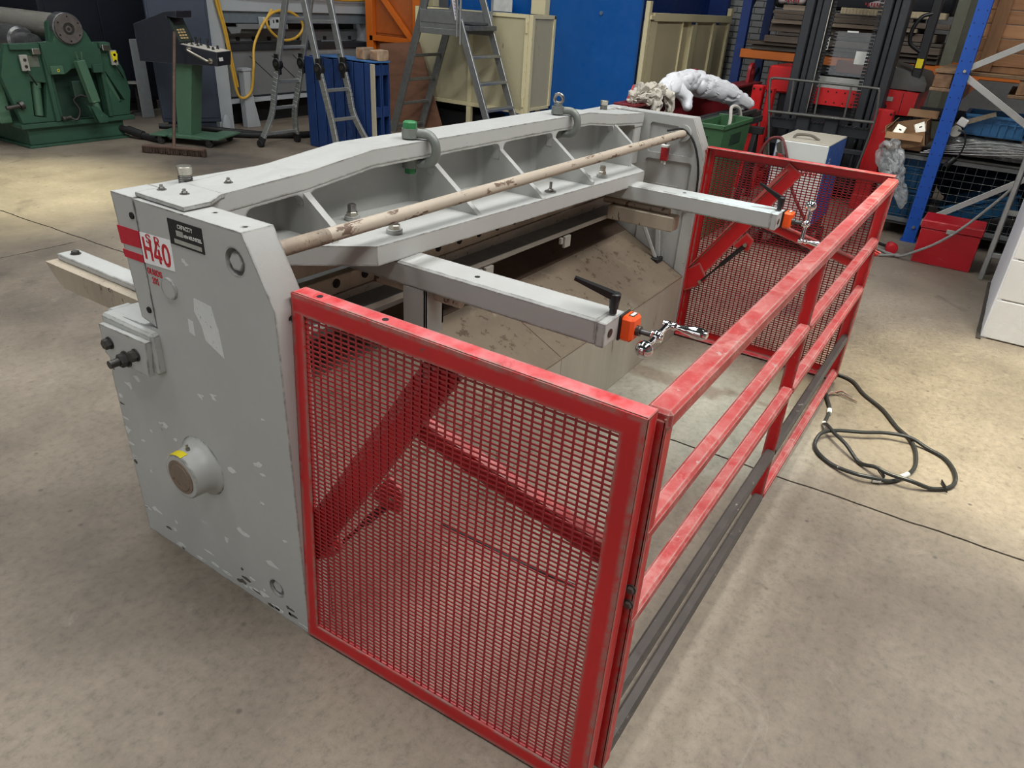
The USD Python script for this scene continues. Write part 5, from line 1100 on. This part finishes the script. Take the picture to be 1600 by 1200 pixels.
gl = usdkit.material(stage, "/World/Looks/clear_screen", {"t": ("transparent_bsdf", {"color": (.86, .88, .9)}), "g": ("glossy_bsdf", {"roughness": .05, "color": (.9, .9, .9)}), "f": ("fresnel", {"IOR": 1.5}), "m": ("mix_closure", {})}, [("f.fac", "m.fac"), ("t.BSDF", "m.closure1"), ("g.BSDF", "m.closure2")], surface="m.closure")
part(ft, "clear_screen", cbox(6.33, .06, .975, 6.337, .46, 1.33, 0), gl)
part(ft, "screen_label", cbox(6.327, .09, 1.09, 6.331, .19, 1.19, 0), WHITEL); part(ft, "screen_label", cbox(6.327, .21, 1.325, 6.331, .30, 1.338, 0), WHITEL)
part(ft, "screen_label", cbox(6.327, .425, 1.18, 6.331, .44, 1.28, 0), WHITEL)
part(ft, "dash_board", cbox(6.55, .08, 1.0, 6.62, .37, 1.10, .004), plain("brown_board", (160, 100, 72), .7))
part(ft, "dash_cover", cbox(6.5, .05, .98, 6.9, .48, 1.0, .004), plain("grey_dash", (96, 98, 98), .6))
part(ft, "body", MB(cbox(6.36, .46, .25, 7.1, .76, .98, .02), cbox(6.36, .05, .1, 7.1, .46, .97, .01)), FDK)
part(ft, "body_panel", MB(cbox(6.33, .66, .80, 6.9, .885, 1.02, .015)), FR)
part(ft, "body_panel", MB(extrude([(.02, .735), (-.36, .735), (-.37, .915), (-.05, .925), (.02, .86)], "x", 6.33, 7.1)), FR)
part(ft, "body_panel", MB(cbox(6.36, -.38, .15, 7.1, .02, .735, .01)), FDK)
part(ft, "panel_line", cbox(6.328, -.262, .74, 6.332, -.258, .91, 0), FDK)
part(ft, "key_switch", cyl((6.33, -.14, .79), (6.32, -.14, .79), .018, n=16), FDK)
part(ft, "maker_plate", cbox(6.327, -.19, .835, 6.331, -.11, .87, 0), SILVERL)
part(ft, "hood", m3.Manifold.hull_points(np.array([(6.40, .02, .93), (6.40, -.40, .925), (7.1, -.40, .93), (7.1, .02, .93), (6.40, -.40, .99), (6.45, -.36, 1.04), (7.0, -.36, 1.06), (6.45, -.05, 1.11), (7.0, -.05, 1.12), (7.1, -.40, .99)], np.float32)), FH)
part(ft, "seat", tube(spline([(6.62, -.02, 1.12), (6.64, .05, 1.22), (6.68, .03, 1.30)]), .05, 10), FDK)
part(ft, "head_guard_post", MB(cbox(6.42, -.335, .9, 6.50, -.265, 2.5, .006)), FDK)
part(ft, "grab_bar", tube(spline([(6.43, -.285, 1.50), (6.40, -.22, 1.47), (6.39, -.18, 1.38), (6.40, -.19, 1.28), (6.43, -.275, 1.22)]), .015, 10), FDK)
part(ft, "yellow_sign", cbox(6.414, -.325, 1.10, 6.421, -.275, 1.17, 0), YELLOWT)
for y0, y1, z1 in ((.80, .895, .875), (.705, .765, .865), (-.275, -.13, .80)):
    lg = part(ft, "outrigger_leg", MB(cbox(5.96, y0, .02, 6.05, y1, z1, .008), cbox(5.92, y0, .0, 6.6, y1, .12, .008)), FR)
    part(lg, "leg_hole", MB(cyl((5.958, y0 + .02, z1 - .03), (5.955, y0 + .02, z1 - .03), .009, n=10), cyl((5.958, y1 - .02, z1 - .03), (5.955, y1 - .02, z1 - .03), .009, n=10)), HOLE)
part(ft, "carriage_plate", MB(cbox(5.98, -.16, .55, 6.03, .70, .635, .004), cbox(5.98, -.16, .42, 6.03, .70, .46, .004), *[cbox(5.97, -.15 + k * .032, .632, 6.0, -.128 + k * .032, .642, 0) for k in range(26)]), FD)
for y in (.40, .17): part(ft, "fork", MB(cbox(5.92, y - .055, .12, 5.98, y + .055, .70, .006), cbox(5.5, y - .055, .10, 5.98, y + .055, .14, .006)), FD)
part(ft, "cylinder", MB(*[cyl((6.0, -.05 - .05 * k, .1), (6.0, -.05 - .05 * k, .42), .018, n=12) for k in range(3)]), FDK)
xb = 5.90
br_ = part(ft, "load_backrest", MB(tube(spline([(xb, .60, .25), (xb, .655, .50), (xb, .735, .90), (xb, .715, .943), (xb, .67, .95), (xb, .30, .952), (xb, -.085, .952), (xb, -.125, .94), (xb, -.135, .90), (xb, -.155, .70), (xb, -.12, .30)], 5), .010, 10), tube([(xb, .70, .685), (xb, -.155, .70)], .012, 10), *[tube([(xb, y0, .95), (xb, y1, .69)], .008, 8) for y0, y1 in ((.545, .525), (.33, .315), (.085, .08))]), plain("bare_tube_grey", (96, 96, 92), .5, .3))

# ------------------------------------------------------------------ welder
WW = paint("white_welder_panel", (208, 212, 208), .45, chip=(150, 146, 138), chips=.12, edge=False, vary=.05, scale=7)
WB = paint("blue_welder_panel", (24, 74, 148), .45, chips=.05, edge=False, vary=.08)
wd = thing("welding_machine", "white and blue welding machine behind the far red mesh side", "welder", (4.4, 0, 0))
part(wd, "front_panel", cbox(4.20, -.170, .20, 4.22, .160, .715, .006), WW)
part(wd, "top_cover", cbox(4.205, -.175, .712, 4.72, .165, .722, .003), paint("dusty_welder_top", (178, 172, 158), .6, chip=(120, 108, 92), chips=.5, edge=False, vary=.1, scale=6))
part(wd, "side_panel", cbox(4.22, -.176, .20, 4.72, -.166, .712, .002), WB); part(wd, "side_panel", cbox(4.22, .158, .20, 4.72, .168, .712, .002), WB)
part(wd, "back_panel", cbox(4.70, -.166, .20, 4.715, .158, .712, 0), WB)
part(wd, "side_vent", MB(*[cbox(4.26, -.178, .62 - k * .02, 4.30, -.175, .63 - k * .02, 0) for k in range(4)]), SILVERL)
part(wd, "chassis", MB(cbox(4.22, -.16, .10, 4.70, .15, .20, .004)), FDK)
for x in (4.30, 4.62):
    part(wd, "wheel", cyl((x, -.19, .06), (x, -.16, .06), .06, n=24), RUBBER); part(wd, "wheel", cyl((x, .15, .06), (x, .18, .06), .06, n=24), RUBBER)
part(wd, "lettering", text_on("POWER", .040, (4.1995, .02, .515), "-x", bold=True, width=.16), REDL)
part(wd, "top_handle", tube(spline([(4.30, .08, .722), (4.31, .06, .745), (4.32, -.02, .748), (4.33, -.08, .722)]), .009, 8), plain("grey_handle", (110, 104, 94), .6))
part(wd, "front_socket", MB(cyl((4.20, .10, .27), (4.185, .10, .27), .022, n=18)), BLACKP)
tc = thing("welding_torch", "grey and red welding torch lead hooked over the top of the welder", "welding torch", (4.2, .1, .6))
part(tc, "holder", MB(bar((4.195, .135, .70), (4.17, .10, .62), .02, .05), bar((4.18, .128, .64), (4.17, .115, .56), .02, .03)), plain("grey_torch", (78, 74, 72), .6))
part(tc, "red_insert", cbox(4.155, .085, .60, 4.17, .125, .635, .003), plain("red_torch_insert", (150, 30, 34), .5))
part(tc, "lead", tube(spline([(4.18, .26, .45), (4.19, .25, .60), (4.2, .21, .70), (4.205, .15, .725), (4.19, .11, .70), (4.175, .06, .60), (4.17, .0, .45), (4.16, -.08, .33), (4.18, -.16, .22)]), .010, 10), plain("dark_red_lead", (96, 36, 36), .6))

# ------------------------------------------------------------------ near rack frame, stillage and its load
nr = thing("rack_upright_frame", "bright blue rack frame with pale zigzag bracing at the right edge", "rack", (5.16, -1.2, 0))
upright(nr, 5.155, -.705, BPOST, .085, .075, 2.6, True); upright(nr, 5.155, -1.78, BPOST, .085, .075, 2.6)
for (y0, z0), (y1, z1) in (((-.70, 1.165), (-1.76, 1.79)), ((-.70, 1.15), (-1.76, .53)), ((-.70, .115), (-1.76, .93 - .01))):
    part(nr, "brace", bar((5.172, y0, z0), (5.172, y1, z1), .012, .040, up=(0, 0, 1)), BRACE)
for z in (1.165, .11): part(nr, "brace_bolt", hexa((5.152, -.715, z), (5.144, -.715, z), .02), ZINC)
part(nr, "load_beam", cbox(5.22, -.72, .945, 7.3, -.67, 1.02, .004), OBEAM); part(nr, "load_beam", cbox(5.22, -1.80, .945, 7.3, -1.75, 1.02, .004), OBEAM)
PW = wood("pallet_timber", (150, 122, 92), (112, 88, 66), (2, 14, 14)); PWE = wood("pallet_block", (168, 132, 98), (120, 86, 62), (14, 14, 14))
CW = wood("crate_timber", (178, 132, 92), (146, 100, 68), (6, 1.6, 22)); CWB = wood("crate_batten", (166, 124, 86), (130, 92, 64), (14, 14, 2))
pt = thing("pallet", "wooden pallet on the near rack carrying the timber crate", "pallet", (5.75, -1.05, 1.02))
for y in (-.54, -1.04, -1.62):
    part(pt, "bearer", cbox(5.26, y - .11, 1.045, 6.25, y, 1.135, .004), PWE)
for y0 in (-.53, -1.00, -1.56): part(pt, "base_board", cbox(5.25, y0 - .14, 1.022, 6.25, y0, 1.044, .003), PW)
for k in range(7): part(pt, "deck_board", cbox(5.25 + k * .145, -1.73, 1.137, 5.365 + k * .145, -.53, 1.160, .003), PW)
ct_ = thing("timber_crate", "pale plank crate on the wooden pallet in the near rack", "crate", (5.75, -1.2, 1.16))
for k in range(6): part(ct_, "plank", cbox(5.335, -1.75, 1.205 + k * .083, 5.36, -.715, 1.284 + k * .083, .003), CW)
for k in range(6): part(ct_, "plank", cbox(5.36, -.74, 1.205 + k * .083, 6.2, -.715, 1.284 + k * .083, .003), CW)
for y in (-.80, -1.38): part(ct_, "batten", cbox(5.312, y - .05, 1.165, 5.336, y + .03, 1.70, .003), CWB)
part(ct_, "base_bearer", cbox(5.34, -1.7, 1.162, 5.42, -.72, 1.204, .003), CWB); part(ct_, "base_bearer", cbox(6.05, -1.7, 1.162, 6.15, -.72, 1.204, .003), CWB)
sg = thing("wire_stillage", "grey wire mesh cage holding blue plastic crates behind the red toolbox", "cage", (5.7, -.95, 0))
SGM = plain("dull_wire", (88, 92, 92), .5, .5)
for x, y in ((5.27, -.40), (5.27, -1.66), (6.2, -.40), (6.2, -1.66)): part(sg, "corner_post", cbox(x - .02, y - .02, 0, x + .02, y + .02, .58, .003), plain("grey_green_stillage", (112, 122, 116), .6))
for z in (.11, .56): part(sg, "frame_rail", MB(cbox(5.255, -1.66, z, 5.285, -.40, z + .03, .002), cbox(6.185, -1.66, z, 6.215, -.40, z + .03, .002), cbox(5.27, -.415, z, 6.2, -.385, z + .03, .002), cbox(5.27, -1.675, z, 6.2, -1.645, z + .03, .002)), plain("grey_stillage_rail", (126, 130, 130), .5, .3))
part(sg, "wire_mesh", MB(*[cyl((5.262, -.42 - k * .062, .14), (5.262, -.42 - k * .062, .56), .0025, n=6) for k in range(20)], *[cyl((5.259, -.40, .16 + k * .05), (5.259, -1.66, .16 + k * .05), .0025, n=6) for k in range(8)], *[cyl((5.27 + k * .07, -.392, .14), (5.27 + k * .07, -.392, .56), .0025, n=6) for k in range(13)], *[cyl((5.27, -.389, .16 + k * .05), (6.2, -.389, .16 + k * .05), .0025, n=6) for k in range(8)]), SGM, kind="stuff")
part(sg, "cage_floor", cbox(5.27, -1.65, .09, 6.2, -.41, .11, 0), SGM)
part(sg, "cage_top", cbox(5.25, -1.66, .592, 6.2, -.34, .604, .002), plain("grey_board", (84, 84, 80), .8))
CRB = paint("blue_plastic_crate", (28, 96, 142), .5, chip=(60, 120, 160), chips=.1, edge=False, vary=.12, scale=6)
CRBL = paint("light_blue_crate", (58, 120, 172), .5, chip=(90, 140, 180), chips=.1, edge=False, vary=.1, scale=6)
def crate(x0, y0, z0, x1, y1, z1, lab, m, rx=0, grp=None):
    c = thing("plastic_crate", lab, "crate", ((x0 + x1) / 2, (y0 + y1) / 2, z0), group=grp)
    ctr = ((x0 + x1) / 2, (y0 + y1) / 2, z0)
    f = lambda t: rot(t, rx, (1, 0, 0), ctr) if rx else tm(t)
    t_ = .012
    part(c, "crate_wall", MB(f(cbox(x0, y0, z0, x0 + t_, y1, z1, .003)), f(cbox(x1 - t_, y0, z0, x1, y1, z1, .003)), f(cbox(x0, y0, z0, x1, y0 + t_, z1, .003)), f(cbox(x0, y1 - t_, z0, x1, y1, z1, .003)), f(cbox(x0, y0, z0, x1, y1, z0 + t_, 0))), m)
    part(c, "rim", MB(f(cbox(x0 - .012, y0 - .012, z1 - .02, x0 + .004, y1 + .012, z1, .003)), f(cbox(x0 - .012, y1 - .004, z1 - .02, x1, y1 + .012, z1, .003)), f(cbox(x0 - .008, y0, z0 + (z1 - z0) * .62, x0, y1, z0 + (z1 - z0) * .66, .002))), m)
    n = max(3, int((y1 - y0) / .045))
    part(c, "rib", MB(*[f(cbox(x0 - .008, y0 + (k + .5) * (y1 - y0) / n - .004, z0 + .01, x0 + .002, y0 + (k + .5) * (y1 - y0) / n + .004, z1 - .015, 0)) for k in range(n)]), m)
    return c
crate(5.33, -.74, .112, 5.75, -.46, .335, "blue plastic crate at the bottom left of the wire cage", CRB)
crate(5.33, -.74, .338, 5.75, -.46, .555, "blue plastic crate at the top left of the wire cage", CRB)
crate(5.34, -1.34, .20, 5.80, -.86, .34, "blue plastic crate lying tilted on the right in the wire cage", CRB, -20)
single("dark_blue_sack", blob([(5.98, -.88, .36), (5.98, -1.48, .34)], [.165, .16], 44, .03), plain("dark_blue_sack", (20, 34, 62), .7), "dark blue sack behind the tilted crate in the wire cage", "sack")
# plastic wrap
FILM = usdkit.material(stage, "/World/Looks/stretch_film", {"geo": ("geometry", {}), "mp": ("mapping", {"scale": (6, 5, 30), "rotation": (.25, 0, 0)}), "n": ("noise_texture", {"scale": 1.6, "detail": 8., "roughness": .7, "distortion": 1.5}), "r": ("rgb_ramp", {"ramp": [(.3, lin(92, 94, 92)), (.5, lin(136, 138, 136)), (.62, lin(206, 208, 206))]}), "b": ("bump", {"strength": .9, "distance": .03}), "p": ("principled_bsdf", {"roughness": .16, "specular_ior_level": .8, "coat_weight": .6, "coat_roughness": .1})}, [("geo.position", "mp.vector"), ("mp.vector", "n.vector"), ("n.fac", "r.fac"), ("r.color", "p.base_color"), ("n.fac", "b.height"), ("b.normal", "p.normal")], surface="p.BSDF")
wr = thing("wrapped_load", "load wrapped in creased clear stretch film on top of the wire cage", "wrapped load", (5.7, -1.1, .604))
part(wr, "film", noisy(cbox(5.26, -1.70, .625, 6.1, -.68, .745, .03), .022, 7, 3, sub=5), FILM)
part(wr, "film_fold", MB(*[tube(spline([(5.213 - .004 * k, -.60 - .02 * k, .62 + .012 * k), (5.205, -1.0, .66 + .02 * k), (5.20, -1.4, .715 + .004 * k)]), .004, 6) for k in range(5)]), plain("white_film_fold", (168, 170, 168), .3))
FILMC = usdkit.material(stage, "/World/Looks/loose_clear_film", {"geo": ("geometry", {}), "n": ("noise_texture", {"scale": 16., "detail": 7., "roughness": .65, "distortion": 1.}), "b": ("bump", {"strength": .8, "distance": .02}), "p": ("principled_bsdf", {"base_color": (.62, .64, .64), "roughness": .12, "specular_ior_level": .9, "coat_weight": .5}), "t": ("transparent_bsdf", {"color": (.93, .95, .95)}), "r": ("map_range", {"from_min": .38, "from_max": .62, "to_min": .15, "to_max": .75, "clamp": True}), "m": ("mix_closure", {})}, [("geo.position", "n.vector"), ("n.fac", "b.height"), ("b.normal", "p.normal"), ("n.fac", "r.value"), ("r.result", "m.fac"), ("t.BSDF", "m.closure1"), ("p.BSDF", "m.closure2")], surface="m.closure")
dr = single("loose_film", blob([(5.17, -.40, .615), (5.15, -.45, .50), (5.15, -.52, .40), (5.15, -.57, .31), (5.15, -.60, .24)], [.075, .085, .065, .035, .014], 51, .035, 12), FILMC, "crumpled clear plastic film hanging beside the blue rack post", "plastic film")
crate(5.32, -1.18, .765, 5.75, -.80, .90, "light blue crate on top of the wrapped load", CRBL)
single("cardboard_strip", extrude([(-.76, .80), (-.98, .905), (-.97, .93), (-.75, .835)], "x", 5.27, 5.29), plain("worn_card", (150, 138, 118), .8, vary=.2), "worn card strip leaning on the light blue crate", "cardboard")
cbx = thing("cardboard_box", "torn open cardboard box with metal brackets inside, left of the blue post", "cardboard box", (5.3, -.5, .604))
CARD = plain("cardboard", (150, 116, 82), .8, vary=.12, scale=12)
def rbox(*a): return rot(cbox(*a), -14, (1, 0, 0), (5.3, -.5, .62))
part(cbx, "wall", MB(rbox(5.20, -.63, .64, 5.206, -.37, .735, 0), rbox(5.20, -.63, .64, 5.50, -.624, .80, 0), rbox(5.20, -.376, .64, 5.50, -.37, .80, 0), rbox(5.494, -.63, .64, 5.50, -.37, .80, 0), rbox(5.20, -.63, .636, 5.50, -.37, .642, 0)), CARD)
part(cbx, "flap", MB(bar((5.33, -.655, .80), (5.34, -.68, .86), .22, .005, up=(0, 1, .3), bev=0), bar((5.49, -.52, .82), (5.53, -.52, .87), .20, .005, up=(-1, 0, 1), bev=0), bar((5.2, -.47, .73), (5.165, -.47, .69), .24, .005, up=(1, 0, .6), bev=0), bar((5.35, -.36, .78), (5.36, -.33, .74), .28, .005, up=(0, 1, .5), bev=0)), CARD)
for k, (y, z) in enumerate(((-.425, .742), (-.555, .775))):
    b_ = thing("metal_bracket", "bright metal bracket in the torn cardboard box, " + ("left one" if k == 0 else "right one"), "bracket", (5.26, y, z))
    QB = trimesh.transformations.rotation_matrix(math.radians(-28 if k else 18), (1, 0, 0), (5.22, y, z)) @ trimesh.transformations.rotation_matrix(math.radians(24), (0, 1, 0), (5.22, y, z))
    part(b_, "plate", xf(MB(cbox(5.215, y - .030, z - .035, 5.220, y + .030, z + .040, .002), cbox(5.215, y - .034, z - .035, 5.29, y - .030, z + .040, .001), cbox(5.215, y + .030, z - .035, 5.29, y + .034, z + .040, .001)), QB), ZINC)
    part(b_, "hole", xf(bar((5.2145, y - .012, z + .008), (5.2145, y + .006, z + .008), .008, .002, up=(1, 0, 0), bev=0), QB), HOLE)
part(cbx, "packing", cbox(5.23, -.60, .62, 5.47, -.40, .70, .01), CARD)
cn = thing("cable_connector", "grey round connector with a white socket and black lead on the wrapped load", "connector", (5.2, -.70, .78))
part(cn, "round_body", MB(cyl((5.21, -.775, .79), (5.185, -.775, .79), .036, n=24), ring((5.185, -.775, .79), (5.18, -.775, .79), .036, .026)), SILVERL)
part(cn, "socket", rot(cbox(5.18, -.83, .825, 5.24, -.77, .875, .004), 20, (1, 0, 0), (5.2, -.8, .85)), WHITEL)
part(cn, "lead", tube(spline([(5.18, -.79, .80), (5.17, -.83, .79), (5.165, -.855, .73), (5.16, -.85, .66), (5.16, -.83, .61)]), .006, 8), BLACKP)
part(cn, "plug", MB(cyl((5.16, -.83, .62), (5.155, -.80, .58), .020, n=14), cyl((5.155, -.80, .58), (5.155, -.79, .56), .024, n=14)), BLACKP)
single("black_tray", MB(cbox(5.9, -.95, .765, 6.35, -.45, .80, .01), cbox(5.9, -.95, .80, 5.92, -.45, .86, .004)), FDK, "black plastic tray behind the torn cardboard box", "tray")

# ------------------------------------------------------------------ red toolbox, ladder, cable, plug
TBX = paint("red_toolbox_paint", (182, 18, 34), .42, chip=(206, 130, 130), chips=.18, vary=.08, scale=6, light=(196, 84, 88), lightamt=.35, edge_cut=.55)
tb = thing("tool_box", "red steel toolbox with a hinged lid on the floor in front of the wire cage", "toolbox", (4.75, -.965, 0))
part(tb, "body", cbox(4.640, -1.143, 0, 4.90, -.790, .232, .004), TBX)
part(tb, "lid", cbox(4.634, -1.149, .234, 4.905, -.784, .288, .006), TBX)
ht = part(tb, "hasp", MB(cbox(4.626, -.985, .222, 4.636, -.94, .252, .002), cyl((4.63, -.985, .228), (4.63, -.94, .228), .005, n=10)), SILVERL)
al = thing("aluminium_ladder", "grey aluminium ladder standing beside the white pier", "ladder", (4.6, -1.4, 0))
for y in (-1.215, -1.62):
    part(al, "stile", bar((4.565, y, 0), (4.62, y - .0, 2.4), .028, .07, up=(1, 0, 0), bev=.003), ALU)
    part(al, "stile", bar((4.70, y - .012, 0), (4.66, y - .012, 2.4), .024, .05, up=(1, 0, 0), bev=.003), ALUD)
for k in range(8): part(al, "rung", bar((4.575 + k * .006, -1.215, .16 + k * .27), (4.575 + k * .006, -1.62, .16 + k * .27), .030, .035, bev=.004), ALU)
GC = plain("grey_cable", (142, 142, 138), .5)
single("grey_cable", tube(spline([(4.60, -1.215, .62), (4.59, -1.19, .55), (4.60, -1.10, .40), (4.60, -1.01, .27), (4.60, -.91, .16), (4.605, -.80, .075), (4.63, -.72, .02), (4.68, -.64, .012), (4.74, -.56, .012), (4.80, -.48, .012)]), .009, 10), GC, "grey cable hanging from the aluminium ladder down to the floor beside the red toolbox", "cable")
single("grey_cable", tube(spline([(4.66, -.71, .02), (4.60, -.62, .012), (4.58, -.56, .010), (4.50, -.50, .010)]), .009, 10), GC, "short grey cable end on the floor by the red plug", "cable")
pg = thing("power_plug", "red industrial plug lying on the floor beside the blue rack post", "plug", (4.75, -.645, 0))
part(pg, "plug_body", MB(cyl((4.70, -.655, .036), (4.80, -.63, .036), .036, r1=.030, n=24, bev=.004)), plain("red_plug_plastic", (196, 32, 44), .4))
part(pg, "plug_collar", MB(cyl((4.715, -.651, .038), (4.735, -.646, .038), .040, n=24, bev=.003)), plain("red_plug_collar", (176, 26, 38), .4))
part(pg, "plug_lead", tube(spline([(4.80, -.63, .035), (4.86, -.60, .015), (4.92, -.52, .010)]), .009, 8), FDK)
